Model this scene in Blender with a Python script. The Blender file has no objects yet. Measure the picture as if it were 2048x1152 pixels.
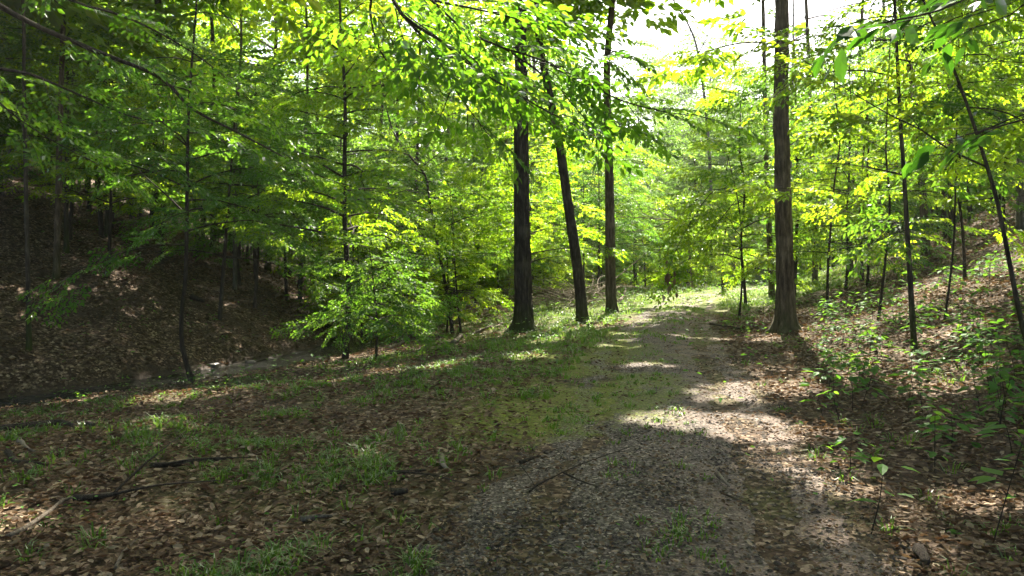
import bpy, math, random
import numpy as np
from mathutils import Vector, Matrix

# ------------------------------------------------------------------ camera, sky, sun, exposure
R = math.radians
SC = bpy.context.scene
COL = SC.collection
F_PX, CX, HY, EYE = 1518.0, 1024.0, 516.0, 1.6      # focal length, centre, horizon (photo pixels), eye height
cam_d = bpy.data.cameras.new('camera')
cam_d.sensor_width = 36.0
cam_d.lens = 36.0 * F_PX / 2048.0
cam_d.shift_y = -(576.0 - HY) / 2048.0
cam_d.clip_end = 800.0
cam = bpy.data.objects.new('camera', cam_d)
cam.location = (0, 0, EYE)
cam.rotation_euler = (R(90), 0, 0)
COL.objects.link(cam)
SC.camera = cam

SUN_EL, SUN_AZ = 50.0, 14.0          # elevation; azimuth to the right of the view direction (+Y)
world = bpy.data.worlds.new('World')
SC.world = world
world.use_nodes = True
wn = world.node_tree
wn.nodes.clear()
sky = wn.nodes.new('ShaderNodeTexSky')
sky.sky_type = 'NISHITA'
sky.sun_disc = False
sky.sun_elevation = R(SUN_EL)
sky.sun_rotation = R(SUN_AZ)
sky.air_density = 0.8
sky.dust_density = 4.0
sky.ozone_density = 0.5
bg = wn.nodes.new('ShaderNodeBackground')
bg.inputs['Strength'].default_value = 0.075
wo = wn.nodes.new('ShaderNodeOutputWorld')
wn.links.new(sky.outputs[0], bg.inputs['Color'])
wn.links.new(bg.outputs[0], wo.inputs['Surface'])

SUNV = np.array([math.sin(R(SUN_AZ)) * math.cos(R(SUN_EL)), math.cos(R(SUN_AZ)) * math.cos(R(SUN_EL)), math.sin(R(SUN_EL))])
sun_d = bpy.data.lights.new('sun', 'SUN')
sun_d.energy = 5.0
sun_d.angle = R(0.55)
sun_d.color = (1.0, 0.93, 0.80)
sun = bpy.data.objects.new('sun', sun_d)
sun.rotation_euler = Vector(SUNV).to_track_quat('Z', 'Y').to_euler()
sun.location = (10, 40, 50)
COL.objects.link(sun)

SC.view_settings.view_transform = 'Standard'
SC.view_settings.look = 'None'
SC.view_settings.gamma = 1.0
SC.view_settings.exposure = 2.65
SC.render.engine = 'CYCLES'
cy = SC.cycles
cy.use_denoising = True
cy.max_bounces = 7
cy.diffuse_bounces = 4
cy.glossy_bounces = 2
cy.transmission_bounces = 5
cy.transparent_max_bounces = 4
cy.sample_clamp_indirect = 8.0
cy.caustics_reflective = False
cy.caustics_refractive = False

# ------------------------------------------------------------------ numeric helpers
rng = np.random.default_rng(11)


def _hash(ix, iy, seed):
    h = (ix.astype(np.int64) * 374761393 + iy.astype(np.int64) * 668265263 + seed * 974711) & 0xFFFFFFFF
    h = ((h ^ (h >> 13)) * 1274126177) & 0xFFFFFFFF
    h = h ^ (h >> 16)
    return (h & 0xFFFFFF) / float(0xFFFFFF)


def vnoise(x, y, seed=0):
    x = np.asarray(x, float); y = np.asarray(y, float)
    ix = np.floor(x); iy = np.floor(y)
    fx = x - ix; fy = y - iy
    fx = fx * fx * (3 - 2 * fx); fy = fy * fy * (3 - 2 * fy)
    a = _hash(ix, iy, seed); b = _hash(ix + 1, iy, seed)
    c = _hash(ix, iy + 1, seed); d = _hash(ix + 1, iy + 1, seed)
    return (a * (1 - fx) + b * fx) * (1 - fy) + (c * (1 - fx) + d * fx) * fy


def fbm(x, y, seed=0, octv=3):
    s = 0.0; a = 0.5; t = 0.0
    x = np.asarray(x, float); y = np.asarray(y, float)
    for o in range(octv):
        s = s + a * vnoise(x * 2 ** o + 17.3 * o, y * 2 ** o - 9.1 * o, seed + o)
        t += a; a *= 0.5
    return s / t


def sstep(a, b, x):
    t = np.clip((np.asarray(x, float) - a) / (b - a), 0, 1)
    return t * t * (3 - 2 * t)


def unit(v):
    v = np.asarray(v, float)
    return v / np.maximum(np.linalg.norm(v, axis=-1, keepdims=True), 1e-9)


def soft(x, k=0.6):
    return np.where(x > 8 * k, x, k * np.log1p(np.exp(np.clip(x / k, -30, 9))))


# ------------------------------------------------------------------ the lie of the land
def creek_x(y):
    return np.interp(y, [-20, 5, 12.4, 14.6, 16.3, 18.6, 21, 30, 45, 80], [-27, -13.6, -8.9, -7.2, -6.3, -5.2, -4.6, -5.0, -9, -22])


def path_x(y):
    return np.interp(y, [-5, 3.8, 7, 13.2, 18, 23.4, 29, 33, 37, 42, 60], [-0.4, 0.75, 1.4, 2.5, 3.7, 5.2, 6.8, 8.3, 10.6, 14.5, 30])


def H(x, y):
    x = np.asarray(x, float); y = np.asarray(y, float)
    d = (x - creek_x(y)) * 0.86
    right = -0.98 + 0.24 * sstep(0.7, 1.3, d) + 0.26 * sstep(1.3, 4.2, d) + 0.48 * sstep(3.2, 8.0, d)
    lh = soft(-d - 0.95, 0.3)
    left = -0.98 + 0.34 * sstep(0.45, 1.3, -d) + 26 * np.tanh(lh * 0.50 / 26)
    z = np.where(d > 0, right, left)
    e = x - (path_x(y) + 2.5)
    rh = 0.30 * soft(e, 0.5) + 0.10 * soft(e - 3, 1.0)
    z = z + 24 * np.tanh(rh / 24)
    z = z + 10 * np.tanh(soft(y - 58, 4) * 0.30 / 10)
    off = np.clip((np.abs(x - path_x(y)) - 1.3) / 3.0, 0, 1)
    z = z + (fbm(x * 0.5, y * 0.5, 3) - 0.5) * 0.42 * off * np.where(d < 0, sstep(0.6, 3, -d), sstep(1.0, 3, d))
    z = z + (fbm(x * 1.7, y * 1.7, 5) - 0.5) * 0.09 * (0.35 + 0.65 * off)
    return z


def hz(x, y):
    return float(H(np.array([x]), np.array([y]))[0])


def ground_hit(px, py):
    """Where the line of sight through a photo pixel meets the ground."""
    Y = np.arange(2.5, 140, 0.05)
    X = (px - CX) / F_PX * Y
    Z = EYE - (py - HY) / F_PX * Y
    k = np.nonzero(Z <= H(X, Y))[0]
    i = k[0] if len(k) else len(Y) - 1
    return np.array([X[i], Y[i], hz(X[i], Y[i])])


def on(px, Y):
    x = (px - CX) / F_PX * Y
    return np.array([x, Y, hz(x, Y)])


def at(px, py, Y):
    return np.array([(px - CX) / F_PX * Y, Y, EYE - (py - HY) / F_PX * Y])


# ------------------------------------------------------------------ mesh helpers
class Geo:
    """Collects vertices and faces (tris and quads) with a per-vertex value and a material index."""
    def __init__(s):
        s.v = []; s.t = []; s.q = []; s.r = []; s.mt = []; s.mq = []; s.n = 0

    def add(s, V, T=None, Q=None, rnd=0.5, m=0):
        V = np.asarray(V, float).reshape(-1, 3)
        s.v.append(V)
        s.r.append(np.broadcast_to(np.asarray(rnd, float), (len(V),)))
        if T is not None and len(T):
            T = np.asarray(T, np.int64).reshape(-1, 3)
            s.t.append(T + s.n); s.mt.append(np.full(len(T), m))
        if Q is not None and len(Q):
            Q = np.asarray(Q, np.int64).reshape(-1, 4)
            s.q.append(Q + s.n); s.mq.append(np.full(len(Q), m))
        s.n += len(V)

    def mesh(s, name, mats, smooth=False):
        me = bpy.data.meshes.new(name)
        V = np.concatenate(s.v) if s.v else np.zeros((0, 3))
        T = np.concatenate(s.t) if s.t else np.zeros((0, 3), np.int64)
        Q = np.concatenate(s.q) if s.q else np.zeros((0, 4), np.int64)
        me.vertices.add(len(V))
        me.vertices.foreach_set('co', V.astype(np.float32).ravel())
        loops = np.concatenate([T.ravel(), Q.ravel()]).astype(np.int32)
        me.loops.add(len(loops))
        me.loops.foreach_set('vertex_index', loops)
        npoly = len(T) + len(Q)
        me.polygons.add(npoly)
        st = np.concatenate([np.arange(len(T)) * 3, len(T) * 3 + np.arange(len(Q)) * 4]).astype(np.int32)
        me.polygons.foreach_set('loop_start', st)
        mi = np.concatenate([np.concatenate(s.mt) if s.mt else np.zeros(0), np.concatenate(s.mq) if s.mq else np.zeros(0)]).astype(np.int32)
        for m in mats:
            me.materials.append(m)
        me.polygons.foreach_set('material_index', mi)
        me.polygons.foreach_set('use_smooth', np.full(npoly, smooth))
        a = me.attributes.new('rnd', 'FLOAT', 'POINT')
        a.data.foreach_set('value', (np.concatenate(s.r) if s.r else np.zeros(0)).astype(np.float32))
        me.update(calc_edges=True)
        return me


def obj(name, data, parent=None, loc=(0, 0, 0), rotz=0.0, scale=1.0):
    o = bpy.data.objects.new(name, data)
    COL.objects.link(o)
    o.location = loc
    o.rotation_euler = (0, 0, rotz)
    if scale != 1.0:
        o.scale = (scale,) * 3
    if parent is not None:
        o.parent = parent
    return o


def tag(o, label=None, cat=None, group=None, kind=None):
    if label: o['label'] = label
    if cat: o['category'] = cat
    if group: o['group'] = group
    if kind: o['kind'] = kind
    return o


def thing(name, label, cat, loc=(0, 0, 0), rotz=0.0, group=None, scale=1.0):
    return tag(obj(name, None, None, loc, rotz, scale), label, cat, group)


def copy_thing(src, loc, rotz, scale=1.0, label=None):
    c = src.copy(); COL.objects.link(c)
    c.location = loc; c.rotation_euler = (0, 0, rotz); c.scale = (scale,) * 3
    if label: c['label'] = label
    for ch in list(src.children):
        k = ch.copy(); COL.objects.link(k); k.parent = c
        for g in list(ch.children):
            j = g.copy(); COL.objects.link(j); j.parent = k
    return c


def resample(pts, step):
    pts = np.asarray(pts, float)
    if len(pts) > 2:      # Catmull-Rom smoothing
        P = np.vstack([2 * pts[0] - pts[1], pts, 2 * pts[-1] - pts[-2]])
        out = []
        for i in range(1, len(P) - 2):
            n = max(2, int(np.linalg.norm(P[i + 1] - P[i]) / step))
            t = np.linspace(0, 1, n, endpoint=False)[:, None]
            out.append(0.5 * (2 * P[i] + (P[i + 1] - P[i - 1]) * t + (2 * P[i - 1] - 5 * P[i] + 4 * P[i + 1] - P[i + 2]) * t ** 2
                              + (3 * P[i] - P[i - 1] - 3 * P[i + 1] + P[i + 2]) * t ** 3))
        out.append(pts[-1:])
        return np.vstack(out)
    n = max(2, int(np.linalg.norm(pts[1] - pts[0]) / step) + 1)
    t = np.linspace(0, 1, n)[:, None]
    return pts[0] * (1 - t) + pts[1] * t


def frames(P):
    T = unit(np.gradient(P, axis=0))
    ref = np.array([0, 0, 1.0]) if abs(T[0][2]) < 0.9 else np.array([1.0, 0, 0])
    A = np.zeros_like(P); a = unit(np.cross(ref, T[0]))
    for i in range(len(P)):
        a = unit(a - T[i] * np.dot(a, T[i])); A[i] = a
    return A, np.cross(T, A)


def add_tube(g, P, rad, ns=6, m=0, rnd=0.5, rel=None):
    """A tapering tube; rel(theta, s) gives a relative radius."""
    P = np.asarray(P, float)
    rad = np.broadcast_to(np.asarray(rad, float), (len(P),))
    A, B = frames(P)
    th = np.arange(ns) * 2 * np.pi / ns
    s = np.concatenate([[0], np.cumsum(np.linalg.norm(np.diff(P, axis=0), axis=1))])
    rr = rad[:, None] * np.ones(ns)[None]
    if rel is not None:
        rr = rr * rel(th[None, :] * np.ones((len(P), 1)), s[:, None] * np.ones((1, ns)))
    V = P[:, None] + rr[..., None] * (np.cos(th)[None, :, None] * A[:, None] + np.sin(th)[None, :, None] * B[:, None])
    n = len(P)
    i = np.arange(n - 1)[:, None] * ns; j = np.arange(ns)[None]; k = (j + 1) % ns
    Q = np.stack([i + j, i + k, i + ns + k, i + ns + j], -1).reshape(-1, 4)
    V = np.vstack([V.reshape(-1, 3), P[:1], P[-1:]])
    T = np.concatenate([np.stack([np.full(ns, n * ns), k[0], j[0]], -1), np.stack([np.full(ns, n * ns + 1), (n - 1) * ns + j[0], (n - 1) * ns + k[0]], -1)])
    g.add(V, T, Q, rnd, m)


# ------------------------------------------------------------------ materials
def newmat(name):
    m = bpy.data.materials.new(name); m.use_nodes = True
    m.node_tree.nodes.clear()
    return m, m.node_tree


def N(nt, kind, **kw):
    n = nt.nodes.new('ShaderNode' + kind)
    for k, v in kw.items():
        if k in n.inputs: n.inputs[k].default_value = v
        else: setattr(n, k, v)
    return n


def ramp(nt, fac, stops):
    r = N(nt, 'ValToRGB')
    e = r.color_ramp.elements
    while len(e) < len(stops): e.new(0.5)
    for i, (p, c) in enumerate(stops):
        e[i].position = p; e[i].color = (*c, 1)
    nt.links.new(fac, r.inputs[0])
    return r.outputs[0]


def mixc(nt, f, a, b):
    n = N(nt, 'MixRGB')
    for s, v in zip(n.inputs, (f, a, b)):
        if isinstance(v, (int, float)): s.default_value = v
        elif isinstance(v, tuple): s.default_value = (*v, 1)
        else: nt.links.new(v, s)
    return n.outputs[0]


def noise(nt, scale, detail=4, rough=0.6, co=None):
    n = N(nt, 'TexNoise', Scale=scale, Detail=detail, Roughness=rough)
    if co is not None: nt.links.new(co, n.inputs['Vector'])
    return n.outputs['Fac']


def leaf_material(name, refl, trans, trans_mix=0.5, gloss=0.16):
    """Reflecting, translucent and slightly waxy; colours vary per leaf and per plant."""
    m, nt = newmat(name)
    at_ = N(nt, 'Attribute', attribute_name='rnd')
    oi = N(nt, 'ObjectInfo')
    add = N(nt, 'Math', operation='MULTIPLY_ADD'); add.inputs[1].default_value = 0.3
    nt.links.new(oi.outputs['Random'], add.inputs[0])
    sc = N(nt, 'Math', operation='MULTIPLY'); sc.inputs[1].default_value = 0.7
    nt.links.new(at_.outputs['Fac'], sc.inputs[0]); nt.links.new(sc.outputs[0], add.inputs[2])
    d = N(nt, 'BsdfDiffuse'); t = N(nt, 'BsdfTranslucent')
    nt.links.new(ramp(nt, add.outputs[0], [(0, refl[0]), (0.5, refl[1]), (1, refl[2])]), d.inputs['Color'])
    nt.links.new(ramp(nt, add.outputs[0], [(0, trans[0]), (0.5, trans[1]), (1, trans[2])]), t.inputs['Color'])
    mx = N(nt, 'MixShader'); mx.inputs[0].default_value = trans_mix
    nt.links.new(d.outputs[0], mx.inputs[1]); nt.links.new(t.outputs[0], mx.inputs[2])
    gl = N(nt, 'BsdfGlossy', Roughness=0.42)
    fr = N(nt, 'Fresnel', IOR=1.45)
    fm = N(nt, 'Math', operation='MULTIPLY'); fm.inputs[1].default_value = gloss
    nt.links.new(fr.outputs[0], fm.inputs[0])
    m2 = N(nt, 'MixShader'); nt.links.new(fm.outputs[0], m2.inputs[0])
    nt.links.new(mx.outputs[0], m2.inputs[1]); nt.links.new(gl.outputs[0], m2.inputs[2])
    o = N(nt, 'OutputMaterial'); nt.links.new(m2.outputs[0], o.inputs[0])
    return m


def bark_material(name, dark, mid, light, moss=0.0, scale=1.0):
    m, nt = newmat(name)
    tc = N(nt, 'TexCoord')
    mp = N(nt, 'Mapping'); mp.inputs['Scale'].default_value = (6.5 * scale, 6.5 * scale, 1.1 * scale)
    nt.links.new(tc.outputs['Object'], mp.inputs[0])
    n1 = noise(nt, 2.2, 8, 0.72, mp.outputs[0])
    n2 = noise(nt, 1.3, 3, 0.5, tc.outputs['Object'])
    c = ramp(nt, n1, [(0.32, dark), (0.52, mid), (0.72, light)])
    lich = ramp(nt, n2, [(0.55, (0, 0, 0)), (0.72, (1, 1, 1))])
    lm = N(nt, 'Math', operation='MULTIPLY'); lm.inputs[1].default_value = 0.45
    nt.links.new(lich, lm.inputs[0])
    c = mixc(nt, lm.outputs[0], c, tuple(min(1, v * 1.5) for v in light))
    if moss > 0:
        sp = N(nt, 'SeparateXYZ'); nt.links.new(tc.outputs['Object'], sp.inputs[0])
        mr = N(nt, 'MapRange'); mr.inputs['From Min'].default_value = 0.9; mr.inputs['From Max'].default_value = 0.0
        nt.links.new(sp.outputs['Z'], mr.inputs['Value'])
        n3 = noise(nt, 6, 4, 0.6, tc.outputs['Object'])
        mm = N(nt, 'Math', operation='MULTIPLY'); nt.links.new(mr.outputs[0], mm.inputs[0]); nt.links.new(n3, mm.inputs[1])
        m3 = N(nt, 'Math', operation='MULTIPLY', use_clamp=True); nt.links.new(mm.outputs[0], m3.inputs[0]); m3.inputs[1].default_value = 1.9 * moss
        c = mixc(nt, m3.outputs[0], c, (0.045, 0.06, 0.012))
    b = N(nt, 'BsdfPrincipled', **{'Roughness': 0.9, 'Specular IOR Level': 0.12}); nt.links.new(c, b.inputs['Base Color'])
    bp = N(nt, 'Bump', Strength=1.0, Distance=0.05); nt.links.new(n1, bp.inputs['Height']); nt.links.new(bp.outputs[0], b.inputs['Normal'])
    o = N(nt, 'OutputMaterial'); nt.links.new(b.outputs[0], o.inputs[0])
    return m


M = {}
M['leaf'] = leaf_material('leaf_green', [(0.030, 0.066, 0.010), (0.050, 0.098, 0.012), (0.085, 0.125, 0.014)],
                          [(0.12, 0.30, 0.008), (0.31, 0.51, 0.012), (0.55, 0.67, 0.022)], 0.62)
M['leaf_near'] = leaf_material('leaf_beech', [(0.022, 0.060, 0.014), (0.034, 0.085, 0.016), (0.055, 0.110, 0.018)],
                               [(0.10, 0.29, 0.010), (0.19, 0.41, 0.014), (0.33, 0.52, 0.02)], 0.56)
M['leaf_cool'] = leaf_material('leaf_cool', [(0.022, 0.062, 0.016), (0.034, 0.085, 0.020), (0.055, 0.105, 0.022)],
                               [(0.09, 0.25, 0.014), (0.16, 0.35, 0.02), (0.28, 0.44, 0.03)], 0.5)
M['leaf_dark'] = leaf_material('leaf_dark', [(0.018, 0.050, 0.012), (0.026, 0.066, 0.014), (0.036, 0.080, 0.016)],
                               [(0.035, 0.12, 0.006), (0.055, 0.17, 0.008), (0.09, 0.22, 0.010)], 0.45)
M['leaf_under'] = leaf_material('leaf_seedling', [(0.030, 0.085, 0.022), (0.045, 0.110, 0.024), (0.070, 0.140, 0.026)],
                                [(0.10, 0.28, 0.02), (0.17, 0.38, 0.025), (0.28, 0.46, 0.03)], 0.45, 0.1)
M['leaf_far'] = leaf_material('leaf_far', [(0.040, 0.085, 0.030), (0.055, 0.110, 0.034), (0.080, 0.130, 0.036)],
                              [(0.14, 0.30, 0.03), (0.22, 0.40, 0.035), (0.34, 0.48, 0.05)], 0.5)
M['grass'] = leaf_material('grass_blade', [(0.035, 0.080, 0.018), (0.060, 0.115, 0.022), (0.110, 0.150, 0.035)],
                           [(0.10, 0.24, 0.02), (0.18, 0.34, 0.03), (0.30, 0.40, 0.06)], 0.4, 0.08)
M['litter'] = leaf_material('dead_leaf', [(0.032, 0.021, 0.013), (0.150, 0.106, 0.068), (0.42, 0.335, 0.24)],
                            [(0.05, 0.022, 0.008), (0.14, 0.07, 0.025), (0.26, 0.16, 0.06)], 0.22, 0.05)
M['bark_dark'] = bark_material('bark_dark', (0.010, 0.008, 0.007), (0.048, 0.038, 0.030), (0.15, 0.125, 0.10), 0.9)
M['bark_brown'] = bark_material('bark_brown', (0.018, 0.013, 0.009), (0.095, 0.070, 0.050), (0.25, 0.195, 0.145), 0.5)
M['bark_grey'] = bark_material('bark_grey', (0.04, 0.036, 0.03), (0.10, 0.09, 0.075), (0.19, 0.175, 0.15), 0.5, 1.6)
M['bark_thin'] = bark_material('bark_thin', (0.018, 0.014, 0.011), (0.045, 0.036, 0.028), (0.09, 0.075, 0.058), 0.0, 2.5)
M['deadwood'] = bark_material('deadwood', (0.06, 0.048, 0.036), (0.16, 0.13, 0.10), (0.30, 0.26, 0.21), 0.0, 2.0)
M['mosswood'] = bark_material('mosswood', (0.012, 0.012, 0.008), (0.035, 0.036, 0.016), (0.07, 0.075, 0.022), 0.0, 1.5)

# ground: litter, soil, grass and moss by the masks on its vertices
m, nt = newmat('forest_floor')
tc = N(nt, 'TexCoord')
g_at = N(nt, 'Attribute', attribute_name='grass'); s_at = N(nt, 'Attribute', attribute_name='soil'); w_at = N(nt, 'Attribute', attribute_name='wet')
vo = N(nt, 'TexVoronoi', Scale=22.0, Randomness=1.0); nt.links.new(tc.outputs['Object'], vo.inputs['Vector'])
sepv = N(nt, 'SeparateColor'); nt.links.new(vo.outputs['Color'], sepv.inputs[0])
lit = ramp(nt, sepv.outputs[0], [(0, (0.022, 0.014, 0.009)), (0.45, (0.085, 0.055, 0.034)), (0.8, (0.19, 0.135, 0.09)), (1, (0.36, 0.27, 0.19))])
n1 = noise(nt, 9, 5, 0.65, tc.outputs['Object'])
lit = mixc(nt, ramp(nt, n1, [(0.4, (0, 0, 0)), (0.62, (1, 1, 1))]), lit, (0.030, 0.019, 0.012))
soil = ramp(nt, n1, [(0.3, (0.02, 0.014, 0.010)), (0.7, (0.065, 0.046, 0.033))])
n3 = noise(nt, 40, 3, 0.6, tc.outputs['Object'])
grs = ramp(nt, n3, [(0.3, (0.024, 0.038, 0.010)), (0.5, (0.075, 0.105, 0.020)), (0.72, (0.17, 0.19, 0.04))])
c = mixc(nt, s_at.outputs['Fac'], lit, soil)
c = mixc(nt, g_at.outputs['Fac'], c, grs)
mo_at = N(nt, 'Attribute', attribute_name='moss')
n4 = noise(nt, 11, 6, 0.7, tc.outputs['Object']); n5 = noise(nt, 45, 5, 0.75, tc.outputs['Object'])
mossc = ramp(nt, n5, [(0.36, (0.026, 0.034, 0.008)), (0.48, (0.085, 0.11, 0.010)), (0.62, (0.21, 0.25, 0.016))])
mq = N(nt, 'Math', operation='MULTIPLY_ADD'); nt.links.new(mo_at.outputs['Fac'], mq.inputs[0]); mq.inputs[1].default_value = .37; nt.links.new(n4, mq.inputs[2])
mf = ramp(nt, mq.outputs[0], [(0.0, (0, 0, 0)), (0.66, (0, 0, 0)), (0.82, (.5, .5, .5)), (1.0, (.9, .9, .9))])
c = mixc(nt, mf, c, mossc)
b = N(nt, 'BsdfPrincipled', **{'Roughness': 0.9, 'Specular IOR Level': 0.12}); nt.links.new(c, b.inputs['Base Color'])
mr = N(nt, 'MapRange'); mr.inputs['To Min'].default_value = 0.9; mr.inputs['To Max'].default_value = 0.6
nt.links.new(w_at.outputs['Fac'], mr.inputs['Value']); nt.links.new(mr.outputs[0], b.inputs['Roughness'])
bp = N(nt, 'Bump', Strength=1.0, Distance=0.03)
hs = N(nt, 'Math', operation='ADD'); nt.links.new(sepv.outputs[1], hs.inputs[0]); nt.links.new(n1, hs.inputs[1])
nt.links.new(hs.outputs[0], bp.inputs['Height']); nt.links.new(bp.outputs[0], b.inputs['Normal'])
o = N(nt, 'OutputMaterial'); nt.links.new(b.outputs[0], o.inputs[0])
M['floor'] = m

# track: fine dark gravel, brown dust and moss
m, nt = newmat('gravel_track')
tc = N(nt, 'TexCoord')
mo_at = N(nt, 'Attribute', attribute_name='moss'); li_at = N(nt, 'Attribute', attribute_name='litter')
vo = N(nt, 'TexVoronoi', Scale=55.0); nt.links.new(tc.outputs['Object'], vo.inputs['Vector'])
sepv = N(nt, 'SeparateColor'); nt.links.new(vo.outputs['Color'], sepv.inputs[0])
gv = ramp(nt, sepv.outputs[0], [(0, (0.026, 0.021, 0.017)), (0.6, (0.085, 0.070, 0.058)), (0.9, (0.16, 0.134, 0.112)), (1, (0.30, 0.25, 0.205))])
n1 = noise(nt, 3.2, 5, 0.62, tc.outputs['Object'])
n2 = noise(nt, 60, 3, 0.6, tc.outputs['Object'])
dust = ramp(nt, n2, [(0.3, (0.085, 0.062, 0.050)), (0.7, (0.25, 0.185, 0.145))])
df = N(nt, 'Math', operation='MULTIPLY'); nt.links.new(ramp(nt, n1, [(0.38, (0, 0, 0)), (0.62, (1, 1, 1))]), df.inputs[0]); nt.links.new(li_at.outputs['Fac'], df.inputs[1])
c = mixc(nt, df.outputs[0], gv, dust)
n5 = noise(nt, 45, 5, 0.75, tc.outputs['Object'])
mossc = ramp(nt, n5, [(0.36, (0.026, 0.034, 0.008)), (0.48, (0.085, 0.11, 0.010)), (0.62, (0.21, 0.25, 0.016))])
n4 = noise(nt, 11, 6, 0.7, tc.outputs['Object'])
mq = N(nt, 'Math', operation='MULTIPLY_ADD'); nt.links.new(mo_at.outputs['Fac'], mq.inputs[0]); mq.inputs[1].default_value = .37; nt.links.new(n4, mq.inputs[2])
mf = ramp(nt, mq.outputs[0], [(0.0, (0, 0, 0)), (0.66, (0, 0, 0)), (0.82, (.55, .55, .55)), (1.0, (1, 1, 1))])
ml = N(nt, 'Math', operation='MULTIPLY'); nt.links.new(mf, ml.inputs[0]); ml.inputs[1].default_value = .85
c = mixc(nt, ml.outputs[0], c, mossc)
b = N(nt, 'BsdfPrincipled', **{'Roughness': 0.85, 'Specular IOR Level': 0.15}); nt.links.new(c, b.inputs['Base Color'])
bp = N(nt, 'Bump', Strength=1.0, Distance=0.012)
hs = N(nt, 'Math', operation='ADD'); nt.links.new(vo.outputs['Distance'], hs.inputs[0]); nt.links.new(n5, hs.inputs[1])
nt.links.new(hs.outputs[0], bp.inputs['Height']); nt.links.new(bp.outputs[0], b.inputs['Normal'])
o = N(nt, 'OutputMaterial'); nt.links.new(b.outputs[0], o.inputs[0])
M['track'] = m

m, nt = newmat('pebble')
a_ = N(nt, 'Attribute', attribute_name='rnd')
c = ramp(nt, a_.outputs['Fac'], [(0, (0.020, 0.016, 0.012)), (0.55, (0.062, 0.049, 0.038)), (0.9, (0.12, 0.098, 0.075)), (1, (0.25, 0.205, 0.16))])
b = N(nt, 'BsdfPrincipled', **{'Roughness': 0.75, 'Specular IOR Level': 0.2}); nt.links.new(c, b.inputs['Base Color'])
o = N(nt, 'OutputMaterial'); nt.links.new(b.outputs[0], o.inputs[0])
M['pebble'] = m

m, nt = newmat('stream_water')
tc = N(nt, 'TexCoord')
n1 = noise(nt, 9, 4, 0.6, tc.outputs['Object'])
b = N(nt, 'BsdfPrincipled', Roughness=0.06, IOR=1.33); b.inputs['Base Color'].default_value = (0.008, 0.008, 0.006, 1)
bp = N(nt, 'Bump', Strength=1.0, Distance=0.12); nt.links.new(n1, bp.inputs['Height']); nt.links.new(bp.outputs[0], b.inputs['Normal'])
o = N(nt, 'OutputMaterial'); nt.links.new(b.outputs[0], o.inputs[0])
M['water'] = m

m, nt = newmat('stream_stone')
tc = N(nt, 'TexCoord')
n1 = noise(nt, 8, 5, 0.6, tc.outputs['Object'])
c = ramp(nt, n1, [(0.35, (0.02, 0.017, 0.014)), (0.55, (0.055, 0.048, 0.038)), (0.75, (0.11, 0.097, 0.08))])
b = N(nt, 'BsdfPrincipled', Roughness=0.5); nt.links.new(c, b.inputs['Base Color'])
bp = N(nt, 'Bump', Strength=0.5, Distance=0.02); nt.links.new(n1, bp.inputs['Height']); nt.links.new(bp.outputs[0], b.inputs['Normal'])
o = N(nt, 'OutputMaterial'); nt.links.new(b.outputs[0], o.inputs[0])
M['stone'] = m

# ------------------------------------------------------------------ how open the canopy is above each spot
PATCHES = [  # gaps in the leaves whose light lands on: x, y, half-width, half-depth
    (1.35, 7.45, 0.45, 0.18), (1.85, 7.1, 0.75, 0.30), (2.4, 6.8, 0.6, 0.22),
    (-3.05, 10.7, 0.52, 0.34), (-1.65, 11.1, 0.8, 0.30), (-4.3, 10.7, 0.46, 0.26), (-2.3, 11.4, 0.3, 0.2),
    (-2.25, 4.7, 0.13, 0.08), (2.3, 5.2, 0.16, 0.1), (2.9, 4.7, 0.2, 0.12), (1.9, 11.2, 0.2, 0.16),
    (5.6, 14.6, 0.8, 0.5), (6.6, 13.4, 0.7, 0.5), (8.3, 14.5, 0.7, 0.8), (9.4, 16.5, 1.2, 0.9), (6.3, 10.6, 0.5, 0.35),
    (5.0, 10.6, 0.4, 0.3), (3.6, 9.0, 0.35, 0.3), (7.0, 18.5, 1.0, 0.8), (4.6, 8.0, 0.3, 0.3), (5.4, 8.8, 0.3, 0.3),
    (-6.1, 16.8, 0.8, 0.55), (-5.2, 18.6, 0.5, 0.4), (0.9, 15.8, 0.5, 0.35), (2.7, 20.0, 0.8, 0.5), (0.2, 12.4, 0.35, 0.25),
    (8.6, 33.0, 3.4, 2.2), (7.2, 29.8, 2.6, 1.3), (10.5, 36.0, 3.0, 2.0),
]


GAPS = [(-3.4, 15.2, 1.9, 1.7), (-1.4, 12.6, 1.2, .8)]      # wider gaps that light single crowns


def openness(x, y):
    px = path_x(y); d = (x - creek_x(y)) * 0.86
    T = np.full(np.shape(x), 0.05)
    T = np.maximum(T, 0.14 * sstep(1.2, 2.6, x - px) * sstep(4.5, 7, y))
    T = np.maximum(T, 0.96 * sstep(1.6, 3.0, x - px) * sstep(8, 11, y))
    T = np.maximum(T, 0.32 * sstep(12, 14.5, y) * sstep(1.2, 3.0, d))
    T = np.where((np.abs(x - px) < 1.7) & (y < 24), T * .25, T)
    for (gx_, gy_, ga, gb_) in GAPS:
        T = np.maximum(T, 0.9 * (1 - sstep(.7, 1.1, np.hypot((x - gx_) / ga, (y - gy_) / gb_))))
    T = np.maximum(T, 0.88 * (1 - sstep(3.0, 3.5, y)) * sstep(-3.6, -2.6, x) * (1 - sstep(1.6, 2.4, x)))          # light on the boughs that hang over the viewpoint
    T = np.maximum(T, 0.97 * sstep(26.5, 29, y) * sstep(-7.5, -4.0, x - px) * (1 - sstep(4.5, 8, x - px)))
    T = np.where(d < -1.2, 0.10 * sstep(18, 24, y) * sstep(-12, -4, d) + 0.10 * sstep(26, 40, y), T)
    T = np.maximum(T, np.where(d < -1.2, .15, .6) * sstep(38, 50, y))
    return T


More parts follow.
